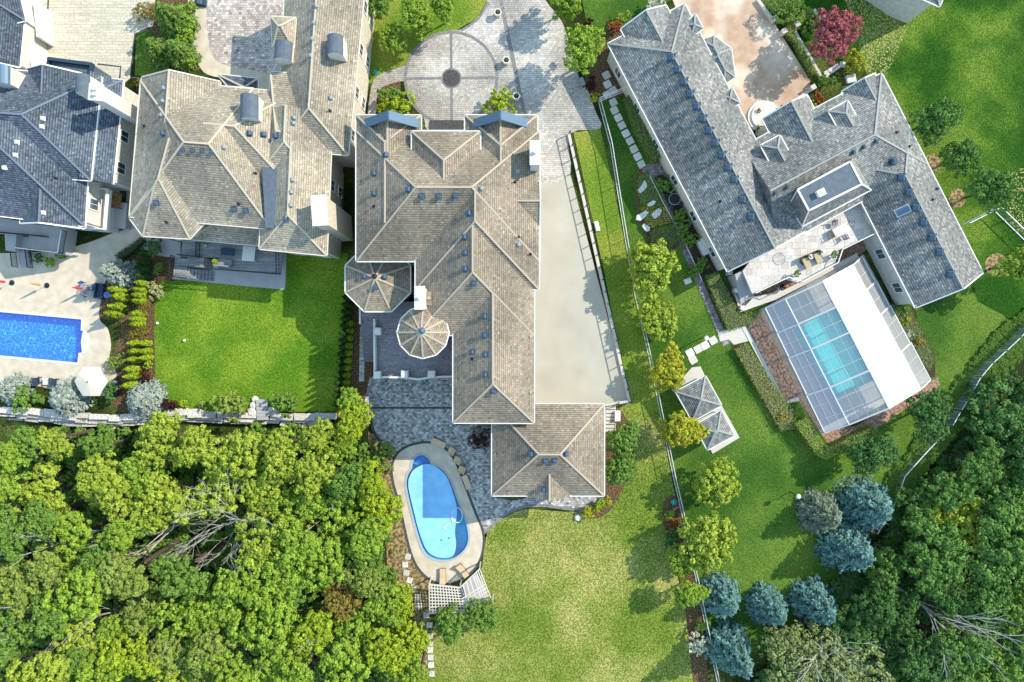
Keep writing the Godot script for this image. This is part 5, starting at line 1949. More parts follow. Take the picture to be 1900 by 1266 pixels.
	# rocks in the water garden
	for r in [[1193, 348, 1.0], [1206, 380, 0.7], [1190, 401, 0.9], [1215, 398, 1.0], [1198, 424, 0.9], [1226, 460, 0.6]]:
		var k := int(names.get("garden_rock", 0))
		var o := thing("garden_rock", ["flat white rock in the low green mound of the water garden, topmost", "small white rock by the flagged walk in the water garden", "white rock on the grass side of the water garden", "white rock beside the flagged walk, middle of the water garden", "white rock low in the yellow planting of the water garden", "little white rock at the foot of the water garden by the walk"][k], "rock", P(r[0], r[1]))
		var m := MB.new()
		var q := PackedVector2Array()
		for i in 7:
			q.append(Vector2(cos(TAU * i / 7.0), sin(TAU * i / 7.0) * 0.6).rotated(r[0]) * r[2] * rf(0.45, 1.0))
		m.prism(q, -0.1, rf(0.5, 0.7))
		local("stone", m.done(M.stone_white), o)
	# hose on the pool cover
	var hose := thing("hose", "white looped hose lying on the blue pool cover", "hose", P(845, 960))
	var m := MB.new()
	var last := Vector3.ZERO
	for i in 27:
		var a := i * 0.27
		var p := P(848 + cos(a + 2.4) * (10.5 - i * 0.05), 958 + sin(a + 2.4) * (19 - i * 0.35), -0.02) + Vector3(0, 0.03, 0)
		if i > 0:
			m.tube(last, p, 0.05, 0.05, 5)
		last = p
	part("loop", m.done(M.white), hose)
	m = MB.new()
	m.tube(P(836, 969, 0.0), P(822, 980, 0.0), 0.05, 0.05, 5)
	m.tube(P(822, 980, 0.0), P(829, 982, 0.0), 0.05, 0.05, 5)
	part("loose_end", m.done(M.white), hose)


func chair(label: String, at: Vector3, turn: float, m: Material) -> void:
	var o := thing("patio_chair", label, "chair", at, "", turn)
	for s in [[-0.23, -0.22], [0.23, -0.22], [0.23, 0.22], [-0.23, 0.22]]:
		var l := MB.new()
		l.box(Vector3(s[0], 0.21, s[1]), Vector3(0.04, 0.42, 0.04))
		local("leg", l.done(M.black), o)
	var b := MB.new()
	b.box(Vector3(0, 0.45, 0), Vector3(0.54, 0.07, 0.52))
	local("seat", b.done(m), o)
	b = MB.new()
	b.bar(Vector3(0, 0.45, -0.24), Vector3(0, 0.92, -0.36), 0.54, 0.06)
	local("backrest", b.done(m), o)
	for s in [-1, 1]:
		b = MB.new()
		b.box(Vector3(s * 0.29, 0.64, 0), Vector3(0.05, 0.04, 0.5))
		local("arm", b.done(M.black), o)


func round_table(label: String, at: Vector3, r: float, m: Material) -> void:
	var o := thing("round_table", label, "table", at)
	var b := MB.new()
	b.lathe(Vector3.ZERO, [[r, 0.72], [r, 0.75], [0.0, 0.751]], 18)
	local("table_top", b.done(m), o)
	b = MB.new()
	b.lathe(Vector3.ZERO, [[r - 0.02, 0.70], [r + 0.02, 0.70], [r + 0.02, 0.755], [r - 0.02, 0.757]], 18)
	local("rim", b.done(M.steel), o)
	for k in 4:
		b = MB.new()
		var a := TAU * k / 4.0 + 0.5
		b.tube(Vector3(cos(a) * r * 0.8, 0, sin(a) * r * 0.8), Vector3(cos(a) * r * 0.5, 0.71, sin(a) * r * 0.5), 0.02, 0.02, 6)
		local("leg", b.done(M.steel), o)


func potted(label: String, at: Vector3, m: Material, r: float) -> void:
	var o := thing("potted_plant", label, "potted plant", at)
	var b := MB.new()
	b.lathe(Vector3.ZERO, [[r * 0.45, 0.0], [r * 0.62, r * 0.8], [r * 0.68, r * 0.85], [r * 0.55, r * 0.85], [0.0, r * 0.78]], 10)
	local("pot", b.done(M.stone_white), o)
	var f := local("plant", proto.small, o, Transform3D(Basis.from_scale(Vector3(r, r * 0.8, r) * 1.15), Vector3(0, r * 1.3, 0)))
	f.set_surface_override_material(0, m)


func sofa(label: String, at: Vector3, turn: float, m: Material) -> void:
	var o := thing("sofa", label, "sofa", at, "", turn)
	for e in [["base", Vector3(0, 0.18, 0), Vector3(1.9, 0.3, 0.85)], ["seat", Vector3(0, 0.40, 0.08), Vector3(1.6, 0.14, 0.66)], ["backrest", Vector3(0, 0.55, -0.36), Vector3(1.9, 0.5, 0.16)], ["arm", Vector3(-0.88, 0.45, 0.05), Vector3(0.15, 0.3, 0.75)], ["arm", Vector3(0.88, 0.45, 0.05), Vector3(0.15, 0.3, 0.75)]]:
		var b := MB.new()
		b.box(e[1], e[2])
		local(e[0], b.done(m), o)


func box_table(label: String, at: Vector3, s: Vector3, turn: float, m: Material) -> void:
	var o := thing("patio_table", label, "table", at, "", turn)
	var b := MB.new()
	b.box(Vector3(0, s.y - 0.04, 0), Vector3(s.x, 0.08, s.z))
	local("table_top", b.done(m), o)
	for k in [[-1, -1], [1, -1], [1, 1], [-1, 1]]:
		b = MB.new()
		b.box(Vector3(k[0] * (s.x * 0.5 - 0.08), s.y * 0.5 - 0.05, k[1] * (s.z * 0.5 - 0.08)), Vector3(0.1, s.y - 0.1, 0.1))
		local("leg", b.done(m), o)


func cabinet(label: String, at: Vector3, s: Vector3, turn: float, m: Material) -> void:
	var o := thing("bench" if s.y < 0.45 else "cabinet", label, "bench" if s.y < 0.45 else "cabinet", at, "", turn)
	var b := MB.new()
	b.box(Vector3(0, s.y * 0.5 - 0.03, 0), Vector3(s.x - 0.08, s.y - 0.06, s.z - 0.08))
	local("body", b.done(m), o)
	b = MB.new()
	b.hexa([Vector3(-s.x, s.y * 2 - 0.12, -s.z) * 0.5, Vector3(s.x, s.y * 2 - 0.12, -s.z) * 0.5, Vector3(s.x, s.y * 2 - 0.12, s.z) * 0.5, Vector3(-s.x, s.y * 2 - 0.12, s.z) * 0.5, Vector3(-s.x + 0.1, s.y * 2 + 0.06, -s.z + 0.1) * 0.5, Vector3(s.x - 0.1, s.y * 2 + 0.06, -s.z + 0.1) * 0.5, Vector3(s.x - 0.1, s.y * 2 + 0.06, s.z - 0.1) * 0.5, Vector3(-s.x + 0.1, s.y * 2 + 0.06, s.z - 0.1) * 0.5])
	local("lid", b.done(m), o)


func car() -> void:   # the tail of a toy-sized dark buggy on the drive's edge
	var o := thing("ride_on_car", "small dark blue ride-on car at the top edge of the cream drive", "car", P(374, 7), "", -0.05)
	var b := MB.new()
	b.hexa([Vector3(-0.7, 0.16, -0.4), Vector3(0.72, 0.16, -0.4), Vector3(0.72, 0.16, 0.4), Vector3(-0.7, 0.16, 0.4), Vector3(-0.66, 0.5, -0.36), Vector3(0.6, 0.44, -0.36), Vector3(0.6, 0.44, 0.36), Vector3(-0.66, 0.5, 0.36)])
	local("body", b.done(M.navy), o)
	b = MB.new()
	b.hexa([Vector3(-0.4, 0.48, -0.32), Vector3(0.28, 0.46, -0.32), Vector3(0.28, 0.46, 0.32), Vector3(-0.4, 0.48, 0.32), Vector3(-0.3, 0.68, -0.26), Vector3(0.1, 0.68, -0.26), Vector3(0.1, 0.68, 0.26), Vector3(-0.3, 0.68, 0.26)])
	local("cabin", b.done(M.glass), o)
	for s in [[-0.45, -0.4], [0.45, -0.4], [0.45, 0.4], [-0.45, 0.4]]:
		b = MB.new()
		b.tube(Vector3(s[0], 0.16, s[1] - 0.06), Vector3(s[0], 0.16, s[1] + 0.06), 0.16, 0.16, 12)
		local("wheel", b.done(M.black), o)


func deck() -> void:
	var y := 2.6
	var o := thing("deck", "raised grey deck with black railings behind the tan house", "deck", P(425, 485))
	var V := func(x: float, z: float) -> Vector2:
		var p := P(x, z, y)
		return Vector2(p.x, p.z)
	var b := MB.new()
	b.prism(poly([[338, 440], [525, 456], [519, 510], [404, 500], [404, 478], [336, 476]], y), y - 0.3, y)
	part("deck_floor", b.done(M.deck_grey), o)
	b = MB.new()
	b.prism(poly([[345, 440], [510, 455], [505, 490], [400, 480], [345, 465]], y), -0.1, y - 0.3, false)
	part("wall", b.done(M.stucco), o)
	rail(o, [V.call(517, 465), V.call(518, 509), V.call(340, 496)], y, 1.0, M.black, 0.5)
	rail(o, [V.call(336, 474), V.call(375, 478)], y, 1.0, M.black)
	rail(o, [V.call(371, 452), V.call(370, 478)], y, 1.0, M.black)
	# switchback stair down to the lawn
	flight(o, P(376, 487, y), P(347, 484, 1.5), 1.2, M.deck_grey)
	b = MB.new()
	b.prism(poly([[324, 478], [347, 480], [345, 515], [321, 513]], 1.4), -0.1, 1.4)
	part("landing", b.done(M.deck_grey), o)
	flight(o, P(345, 507, 1.4), P(398, 513, 0.06), 1.2, M.deck_grey)
	var W := func(x: float, z: float) -> Vector2:
		var p := P(x, z, 1.4)
		return Vector2(p.x, p.z)
	rail(o, [W.call(324, 476), W.call(321, 514), W.call(345, 517)], 1.4, 1.0, M.black)
	ground_sheet("patio", poly([[322, 500], [532, 470], [529, 538], [320, 518]]), 0.047, M.concrete_grey)
	b = MB.new()
	var st := thing("garden_stair", "pale wooden stair beside the pool wing leading down from the drive", "stair", P(1133, 772))
	for k in 7:
		b = MB.new()
		var c := P(1132, 756 + k * 7)
		b.box(Vector3(c.x, 0.55 - k * 0.07, c.z), Vector3(1.2, 0.06, 0.36))
		part("step", b.done(M.stone_pale), st)
	for s in [1123, 1141]:
		b = MB.new()
		b.bar(P(s, 750) + Vector3.UP * 0.5, P(s, 802) + Vector3.UP * 0.1, 0.08, 0.2)
		part("stringer", b.done(M.stone_pale), st)


# ---------------------------------------------------------------- the place
const ORD := ["first", "second", "third", "fourth", "fifth", "sixth", "seventh", "eighth", "ninth", "tenth", "eleventh", "twelfth", "thirteenth", "fourteenth", "fifteenth", "sixteenth", "seventeenth", "eighteenth", "nineteenth", "twentieth"]


func wood(list: Array, where: String, row_at: Array, group: String, hc: float) -> void:   # trees of a wood: each named by its look, its row and its place in the row
	var tones := {"Y": ["yellow-green", M.yellow_green], "G": ["mid green", M.mid_green], "F": ["fresh green", M.fresh_green], "D": ["dark green", M.dark_green], "E": ["deep green", M.deep_green], "O": ["olive", M.olive], "P": ["pale olive", M.pale_olive], "R": ["rust tinged", M.rusty], "L": ["lime green", M.lime], "U": ["golden", M.gold]}
	var kinds := ["maple0", "maple1", "maple2", "maple3", "maple4"]
	var rows := {}
	for t in list:
		var r := 0
		while r < row_at.size() and t[1] > row_at[r]:
			r += 1
		if not rows.has(r):
			rows[r] = []
		rows[r].append(t)
	var k := 0
	for r in rows.keys():
		var row: Array = rows[r]
		row.sort_custom(func(a: Array, b: Array) -> bool: return a[0] < b[0])
		for i in row.size():
			var t: Array = row[i]
			var size := "broad" if t[2] > 46 else ("small" if t[2] < 34 else "medium")
			var kind: String = kinds[k % 5] if t.size() < 5 else t[4]
			tree("broadleaf_tree", "%s %s tree, %s from left in the %s row of the %s" % [size, tones[t[3]][0], ORD[i], ORD[r], where], t[0], t[1], t[2] * 1.15, kind, tones[t[3]][1], hc + rf(-1.5, 1.5), rf(0.85, 1.05), group)
			k += 1


func dead(label: String, x: float, y: float, height: float, r: float, lean: Vector3, sd: int, limbs := 6, depth := 2, spread := 0.6) -> void:
	rng.seed = sd
	var c := P(x, y, 5.0)
	var g := fall(c)
	var o := thing("dead_tree", label, "dead tree", Vector3(c.x, g, c.z))
	var b := MB.new()
	var d := (Vector3.UP + lean).normalized()
	b.tube(Vector3(0, -0.3, 0), d * height * 0.55, r, r * 0.6, 6)
	local("trunk", b.done(M.bare), o)
	b = MB.new()
	for k in limbs:
		var a := TAU * k / limbs + rf(-0.3, 0.3)
		var out := (d * 0.9 + Vector3(cos(a), 0, sin(a)) * spread * 1.3).normalized()
		twig(b, d * height * (0.30 + 0.25 * k / limbs), out, height * rf(0.34, 0.48), r * 0.55, depth, spread)
	local("branches", b.done(M.bare), o)


func _ready() -> void:
	var cam := Camera3D.new()
	cam.name = "camera"
	cam.fov = rad_to_deg(2.0 * atan(633.0 * S / H))
	cam.far = 4000.0
	add_child(cam)
	cam.position = Vector3(0, H, 0)
	cam.rotation = Vector3(-PI / 2, 0, 0)
	cam.current = true
	var env := Environment.new()
	env.tonemap_mode = Environment.TONE_MAPPER_LINEAR
	env.tonemap_exposure = 1.26
	env.background_mode = Environment.BG_SKY
	var sky := Sky.new()
	var sm := ProceduralSkyMaterial.new()
	sm.sky_top_color = Color(0.54, 0.66, 0.77)
	sm.sky_horizon_color = Color(0.82, 0.87, 0.90)
	sm.sky_curve = 0.14
	sm.ground_bottom_color = Color(0.20, 0.24, 0.14)
	sm.ground_horizon_color = Color(0.55, 0.62, 0.62)
	sm.sky_energy_multiplier = 1.3
	sm.sun_angle_max = 12.0
	sky.sky_material = sm
	env.sky = sky
	env.sdfgi_enabled = true
	env.ssao_enabled = true
	env.ssil_enabled = true
	var we := WorldEnvironment.new()
	we.name = "world"
	we.environment = env
	add_child(we)
	var sun := DirectionalLight3D.new()
	sun.name = "sun"
	sun.light_energy = 1.6
	sun.light_color = Color(1.0, 0.955, 0.88)
	sun.light_angular_distance = 0.5
	sun.shadow_enabled = true
	add_child(sun)
	var el := deg_to_rad(37.0)
	sun.look_at_from_position(Vector3.ZERO, Vector3(-0.892 * cos(el), -sin(el), 0.452 * cos(el)), Vector3.UP)

	rng.seed = 5
	make_materials()
	make_plants()
	ground()
	main_house()
	terrace_main()
	tan_house()
	blue_house()
	blue_terrace()
	grey_house()
	grey_terrace()
	deck()
	pavilion()
	var nb := thing("house", "corner of a grey roofed house at the top edge of the right lawn", "house", P(1720, -40))
	hip(nb, [[1660, -130], [1790, -110], [1744, 12], [1698, -8], [1620, -60]], 5.5, [0.5, 0.5, 0.5, 0.5, 0.5], M.roof_grey, M.cap_grey, M.trim, M.stucco_pale)
	# pools
	pool("blue rectangular swimming pool with a white step bay at the left edge", poly(POOL_A), 1.3, M.caustic_liner, M.caustic_liner, -0.12)
	band("pool_coping", poly(POOL_A), -0.32, 0.0, 0.075, M.stone_white)
	var st := MB.new()
	st.flat(curve([[153, 617], [164, 620], [168, 634], [163, 648], [152, 653]], 0, true, 3), 0.06)
	var ps := thing("pool_steps", "white rounded step bay at the end of the blue rectangular pool", "pool steps", P(160, 635))
	part("step_tread", st.done(M.stone_white), ps)
	for r in [[8, 0.10], [5, 0.14]]:
		var ring_ := []
		for i in 8:
			ring_.append([158 + cos(TAU * i / 8.0) * r[0] * 0.9, 635 + sin(TAU * i / 8.0) * r[0] * 1.7])
		st = MB.new()
		st.prism(curve(ring_, 0, true, 2), 0.05, r[1])
		part("step_tread", st.done(M.white), ps)
	var mp := pool("long rounded swimming pool with a floating blue cover and uncovered right edge", curve(POOL_MAIN, 0, true, 3), 1.5, M.plaster_blue, M.plaster_blue, -0.14)
	band("pool_coping", curve(POOL_MAIN, 0, true, 3), -0.28, 0.0, 0.085, M.concrete_grey)
	var bay := MB.new()
	bay.flat(curve([[764, 862], [768, 850], [780, 846], [793, 849], [797, 858], [782, 864]], 0, true, 4), -0.6)
	part("spa_floor", bay.done(M.plaster_deep), mp)
	var cv := thing("pool_cover", "pale blue floating cover spread over the rounded pool", "pool cover", P(800, 950))
	var cb := MB.new()
	cb.prism(curve([[757, 898], [760, 884], [768, 872], [784, 863], [799, 862], [815, 871], [829, 886], [838, 908], [845, 930], [848, 950], [846, 968], [844, 990], [846, 1010], [842, 1030], [828, 1036], [806, 1033], [791, 1021], [781, 998], [773, 972], [767, 947], [760, 918]], 0, true, 3), -0.13, -0.06)
	part("sheet", cb.done(M.cover), cv)
	for d in [[819, 1003], [833, 999]]:
		cb = MB.new()
		var c := P(d[0], d[1])
		cb.lathe(Vector3(c.x, -0.07, c.z), [[0.14, 0.0], [0.12, 0.06], [0.0, 0.07]], 8)
		part("float", cb.done(M.teal), cv)
	pool("turquoise swimming pool under the glazed enclosure", poly(POOL_D), 1.4, M.turquoise, M.turquoise_deep, -0.1)
	enclosure()
	stone_wall()
	pergola()
	# fences
	var rw := thing("retaining_wall", "pale low wall carrying the black railing along the concrete drive", "wall", P(1110, 500))
	var wb := MB.new()
	for s in [[[1056, 249], [1168, 745]], [[1168, 745], [1121, 753]]]:
		wb.bar(P(s[0][0], s[0][1], 0.14), P(s[1][0], s[1][1], 0.14), 0.42, 0.32)
	part("coping", wb.done(M.stone_pale), rw)
	fence("railing", "black steel railing on the low wall along the concrete drive", [[1056, 249], [1168, 745], [1121, 753]], 1.35, 1.55, M.black, M.black, [1.0, 0.15], 0.13, 0.0, 0.09)
	fence("fence", "long grey post and rail fence between the railing and the grey house garden", [[1111, 192], [1132, 270], [1156, 420], [1176, 540], [1203, 660], [1229, 788], [1248, 880], [1268, 968], [1280, 1030], [1290, 1070], [1308, 1160], [1336, 1290]], 1.6, 1.6, M.steel, M.trim, [1.0, 0.06], 0.08, 0.0, 0.065, M.wire)
	fence("gate_fence", "short white fence and gate from the drive corner to the grey house", [[1110, 190], [1164, 168]], 1.6, 1.1, M.steel, M.white, [1.0, 0.55, 0.08], 0.08)
	fence("fence", "grey fence round the grass corner beside the tree rings", [[1784, 418], [1842, 389], [1925, 470]], 1.5, 1.8, M.steel, M.trim, [1.0, 0.06], 0.08, 0.0, 0.1, M.wire)
	for i in 7:
		var a := [[1900, 598], [1872, 628], [1846, 652], [1822, 674], [1800, 700], [1784, 730], [1764, 762], [1748, 790]]
		fence("fence", "stepped fence panel in the ivy bank, %s from the right edge" % ORD[i], [a[i], [lerpf(a[i][0], a[i + 1][0], 0.86), lerpf(a[i][1], a[i + 1][1], 0.86)]], 1.8, 1.0, M.steel, M.trim, [1.0, 0.05], 0.08, 0.0, 0.08, M.wire_dark)
	fence("fence", "white topped fence through the ivy from the dark tree to the spruces", [[1736, 806], [1702, 842], [1668, 880], [1652, 925], [1618, 985]], 1.3, 1.6, M.steel, M.white, [1.0, 0.06], 0.08, 0.0, 0.09, M.wire)
	fence("walk_rail", "slim pale rail along the flagged walk of the grey house", [[1204, 328], [1226, 372], [1268, 450], [1300, 520]], 0.5, 2.2, M.trim, M.trim, [1.0], 0.07)
	fence("wall_edging", "low dark timber edging left of the stepping stones at the pool", [[715, 1058], [722, 1095]], 0.4, 0.9, M.bark, M.stone_pale, [1.0, 0.5], 0.1)
	# forecourt wall
	var fw := thing("forecourt_wall", "low stone wall with square piers along the pink forecourt", "wall", P(1470, 95))
	for s in [[[1405, 0], [1431, 36]], [[1474, 60], [1524, 146]], [[1446, 66], [1474, 51]], [[1503, 168], [1396, 240]]]:
		var m := MB.new()
		m.bar(P(s[0][0], s[0][1], 0.2), P(s[1][0], s[1][1], 0.2), 0.35, 0.5)
		part("wall_run", m.done(M.stone_pale), fw)
	for s in [[1433, 40], [1450, 64], [1474, 51], [1524, 147], [1503, 167]]:
		var m := MB.new()
		var c := P(s[0], s[1])
		m.box(Vector3(c.x, 0.5, c.z), Vector3(0.6, 1.0, 0.6), 0.5)
		part("pier", m.done(M.stone_pale), fw)
	var grand := thing("front_steps", "round pale stone entrance step in the forecourt corner of the grey house", "steps", P(1415, 212))
	for k in 2:
		var m := MB.new()
		var c := P(1417, 217)
		m.lathe(Vector3(c.x, 0.0, c.z), [[2.0 - k * 0.4, 0.0], [2.0 - k * 0.4, 0.18 + k * 0.17], [0.0, 0.181 + k * 0.17]], 20)
		part("step", m.done(M.stone_white), grand)
	furniture()
	# stepping stones
	stones("stepping_path", [[1125, 140, 60], [1127, 157, 60], [1138, 168, 60], [1126, 176, 62], [1138, 190, 62], [1140, 205, 62], [1147, 219, 62], [1154, 233, 62], [1161, 248, 62], [1169, 262, 62], [1176, 277, 62], [1183, 291, 62], [1190, 305, 62]], 0.92, [M.stone_pale, M.stone_white])
	stones("stepping_path", [[1323, 632, 60], [1308, 641, 60], [1295, 648, 60], [1280, 655, 60], [1286, 668, 60]], 0.98, [M.stone_pale, M.stone_white])
	stones("stepping_path", [[757, 1033, 10], [752, 1048, 0], [754, 1063, 8], [760, 1077, 20], [767, 1090, 12], [775, 1108, 5], [778, 1124, 0], [791, 1142, 0], [797, 1160, 0], [798, 1180, 4], [798, 1193, 0], [798, 1206, 0], [799, 1220, 2], [800, 1234, 0], [801, 1250, 3]], 0.72, [M.stone_pale, M.rock[1]])
	var edge := []
	for i in 13:
		edge.append([673 - i * 0.15, 612 + i * 7.6, rf(-8, 8)])
	stones("stepping_path", edge, 0.62, [M.stone_pale, M.rock[2]], 0.2)
	stones("stepping_path", [[1533, 137, -30], [1543, 131, -30], [1552, 125, -30], [1563, 120, 10]], 0.7, [M.stone_pale, M.stone_white])
	gardens()


func gardens() -> void:
	rng.seed = 77
	# single trees of the gardens
	tree("maple_tree", "round deep red maple beside the pink forecourt", 1545, 72, 60, "fine", M.red_leaf, 3.6, 0.8)
	tree("garden_tree", "round green tree overhanging the paved drive by the grey house", 1083, 96, 52, "fine", M.fresh_green, 4.0)
	tree("garden_tree", "green tree cut by the top edge beside the paved drive", 1052, -2, 44, "round1", M.fresh_green, 3.3)
	tree("garden_tree", "leafy green tree on the small front lawn, largest of three", 772, 33, 42, "round1", M.fresh_green, 3.6)
	tree("garden_tree", "leafy green tree on the front lawn at the paving edge, upper right", 824, 19, 31, "round1", M.fresh_green, 3.0)
	tree("garden_tree", "leafy green tree on the front lawn, lowest of the three", 727, 74, 30, "round0", M.fresh_green, 2.8)
	tree("garden_tree", "dark shrubby tree at the top left of the small front lawn", 700, 8, 30, "round0", M.mid_green, 2.5)
	tree("garden_tree", "large yellow-green tree astride the long fence, uppermost of the line", 1203, 505, 63, "round1", M.yellow_green, 2.2)
	tree("garden_tree", "yellow-green tree by the fence, second down the line", 1219, 596, 43, "round0", M.yellow_green, 2.0)
	tree("garden_tree", "golden tree by the fence above the pavilion", 1238, 683, 46, "round1", M.gold, 2.2)
	tree("garden_tree", "golden yellow tree leaning over the pavilion's lower roof", 1265, 797, 46, "round1", M.gold, 2.8)
	tree("garden_tree", "yellow-green tree standing free on the lawn below the pavilion", 1326, 895, 49, "round0", M.yellow_green, 3.0)
	tree("garden_tree", "large yellow-green tree over the lower fence and flower bed", 1310, 1003, 60, "round0", M.yellow_green, 3.3)
	tree("garden_tree", "bushy green tree at the fence left of the first blue spruce", 1279, 1098, 35, "round1", M.fresh_green, 3.0)
	tree("garden_tree", "green crown in the flower bed below the large fence tree", 1262, 1038, 32, "round0", M.fresh_green, 2.6)
	tree("garden_tree", "tall loose green tree right of the pool wing", 1156, 812, 40, "round1", M.mid_green, 3.4)
	tree("garden_tree", "loose green tree right of the pool wing's lower corner", 1148, 868, 36, "round0", M.mid_green, 3.0)
	tree("garden_tree", "bright green tree inside a round mulch ring at the right edge", 1885, 492, 49, "round1", M.fresh_green, 4.2)
	tree("garden_tree", "lime green clump in the poolside bed at the wood's corner", 740, 1112, 40, "fine", M.lime, 3.4)
	tree("garden_tree", "lime green tree below the lime clump at the wood's edge", 756, 1180, 44, "round0", M.lime, 3.4)
	tree("garden_tree", "dark green tree behind the pergola, left of two", 836, 1157, 39, "round1", M.mid_green, 2.9)
	tree("garden_tree", "dark green tree behind the pergola, right of two", 895, 1140, 36, "round0", M.mid_green, 2.9)
	tree("garden_tree", "bright yellow bush tree at the corner of the dark patio", 660, 782, 43, "fine", M.lime, 3.4)
	tree("garden_tree", "green tree above the bright yellow bush by the dark patio", 655, 745, 32, "round1", M.fresh_green, 3.0)
	tree("garden_tree", "lime green tree on the bank beside the oval pool", 706, 950, 49, "round0", M.lime, 4.0)
	tree("garden_tree", "round green tree at the low end of the pool enclosure", 1720, 772, 55, "fine", M.dark_green, 3.2)
	tree("garden_tree", "round green tree with a pale stone below the clipped hedge", 1612, 836, 50, "fine", M.dark_green, 3.2)
	tree("garden_tree", "broad dark green tree beside the grey roof, uppermost of three", 1726, 224, 50, "fine", M.deep_green, 3.4, 1.1)
	tree("garden_tree", "smallest dark green tree, in a mulch ring by the grey roof", 1778, 293, 38, "round0", M.deep_green, 3.0, 1.1)
	tree("garden_tree", "dark green tree in a mulch ring nearest the fence corner", 1826, 356, 50, "fine", M.deep_green, 3.4, 1.1)
	# dark garden conifers
	for t in [[318, 35, 36, 5.5, "leaning dark green conifer at the top of the drive bed"], [330, 96, 30, 4.2, "dark green conifer at the foot of the drive bed by the tan roof"], [290, 92, 30, 4.0, "olive leaning conifer in the drive bed next to the small lawn"]]:
		spruce(t[4], t[0], t[1], t[2], M.conifer if t[0] > 1000 else M.mid_green, t[3])
	for c in [[1730, 303], [1776, 368], [1850, 492]]:
		var q := []
		for i in 10:
			q.append([c[0] + cos(TAU * i / 10.0) * (16 if c[0] < 1850 else 22), c[1] + sin(TAU * i / 10.0) * (18 if c[0] < 1850 else 22)])
		ground_sheet("tree_ring", curve(q, 0, true, 3), 0.031, M.mulch_pale)
	# spruces
	for t in [[1528, 956, 42, "grey_spruce", 5.5, "greyish spruce left of the cluster of three blue spruces"], [1616, 942, 52, "blue_spruce", 6.0, "broad blue spruce at the end of the white topped fence"], [1580, 1022, 50, "blue_spruce", 7.0, "tall blue spruce lowest of the cluster of three"], [1518, 1126, 45, "blue_spruce", 6.0, "blue spruce at the right end of the row of three"], [1430, 1131, 38, "blue_spruce", 6.0, "slim blue spruce in the middle of the row of three"], [1342, 1114, 40, "blue_spruce", 5.6, "blue spruce next to the fence at the left end of the row"], [1361, 1214, 45, "blue_spruce", 8.5, "tall deep blue spruce at the bottom by the white flowers"], [120, 742, 38, "pale_spruce", 3.4, "pale blue spruce over the stone wall, left of the parasol"], [265, 743, 38, "pale_spruce", 3.4, "pale blue spruce over the stone wall, right of the parasol"], [18, 724, 32, "pale_spruce", 3.6, "pale blue spruce cut by the left edge"], [216, 507, 30, "pale_spruce", 5.6, "silvery leaning spruce between the patio and the cedars"]]:
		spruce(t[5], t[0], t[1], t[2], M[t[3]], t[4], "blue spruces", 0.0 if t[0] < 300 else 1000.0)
	# cedars
	var group := "cedars along the square lawn"
	var col := [[265, 470], [265, 486], [265, 499], [264, 513], [264, 526], [260, 538], [259, 548], [259, 559], [255, 582], [254, 592], [254, 602], [250, 637], [250, 652], [249, 667], [244, 685], [244, 698], [240, 715]]
	for i in col.size():
		cedar("upright yellow-green cedar in the row left of the square lawn, %s from the house" % ORD[i], col[i][0], col[i][1], 3.0, 0.95, M.cedar if i > 3 else M.cedar_dark, group)
	for i in 4:
		cedar("upright cedar bending round the pool patio corner, %s from the silvery spruce" % ORD[i], [217, 224, 219, 211][i], [538, 551, 569, 582][i], 3.4, 1.15, M.cedar, "cedars at the pool patio corner")
	for i in 3:
		cedar("short cedar close beside the lawn in the inner row, %s from the house" % ORD[i], [268, 269, 270][i], [637, 652, 664][i], 2.6, 0.85, M.cedar, group)
	for i in 16:
		cedar("cedar in the outer row against the shaded lawn edge, %s from the octagonal turret" % ORD[i], lerpf(645, 626, i / 15.0), lerpf(553, 748, i / 15.0), 3.8, 0.95, M.cedar_dark, "cedar rows beside the brown house")
	for i in 12:
		cedar("cedar in the inner row by the mulch bed, %s from the octagonal turret" % ORD[i], lerpf(649, 637, i / 11.0), lerpf(600, 752, i / 11.0), 2.4, 0.85, M.cedar, "cedar rows beside the brown house")
	# hedges
	hedge("clipped green hedge along the flank wall of the long grey wing", [[1157, 182], [1170, 178], [1226, 292], [1212, 303], [1178, 245]], 1.5, M.mid_green)
	hedge("clipped square hedge corner at the low end of the pool enclosure", [[1472, 786], [1496, 772], [1527, 826], [1538, 828], [1620, 790], [1632, 806], [1530, 852], [1514, 845]], 1.6, M.fresh_green)
	hedge("loose planted border left of the brown flagged patio", [[1362, 648], [1384, 636], [1430, 706], [1474, 764], [1482, 795], [1448, 800]], 0.8, M.olive, 0.4, "border")
	hedge("leafy dark border below the stair of the cream terrace", [[1308, 512], [1330, 505], [1352, 545], [1372, 585], [1415, 574], [1395, 600], [1350, 614], [1330, 570]], 0.9, M.mid_green, 0.45, "border")
	hedge("low dark hedge curving above the silvery spruce", [[214, 474], [240, 456], [262, 440], [268, 448], [246, 470], [220, 484]], 1.0, M.cedar_dark)
	hedge("planting strip between the glass enclosure and the pool-side wing", [[1652, 566], [1688, 572], [1712, 620], [1734, 668], [1722, 690], [1690, 640]], 0.8, M.mid_green, 0.5, "border")
	hedge("low green mound of the water garden by the flagged walk", [[1184, 330], [1200, 316], [1222, 345], [1236, 380], [1212, 388], [1190, 380], [1180, 352]], 0.5, M.mid_green, 0.2, "ground_cover")
	hedge("yellow planting in the middle of the water garden", [[1188, 384], [1236, 384], [1246, 412], [1202, 426]], 0.45, M.gold, 0.3, "ground_cover")
	hedge("green carpet plants at the foot of the water garden", [[1204, 428], [1246, 416], [1260, 444], [1240, 464], [1212, 458]], 0.45, M.mid_green, 0.2, "ground_cover")
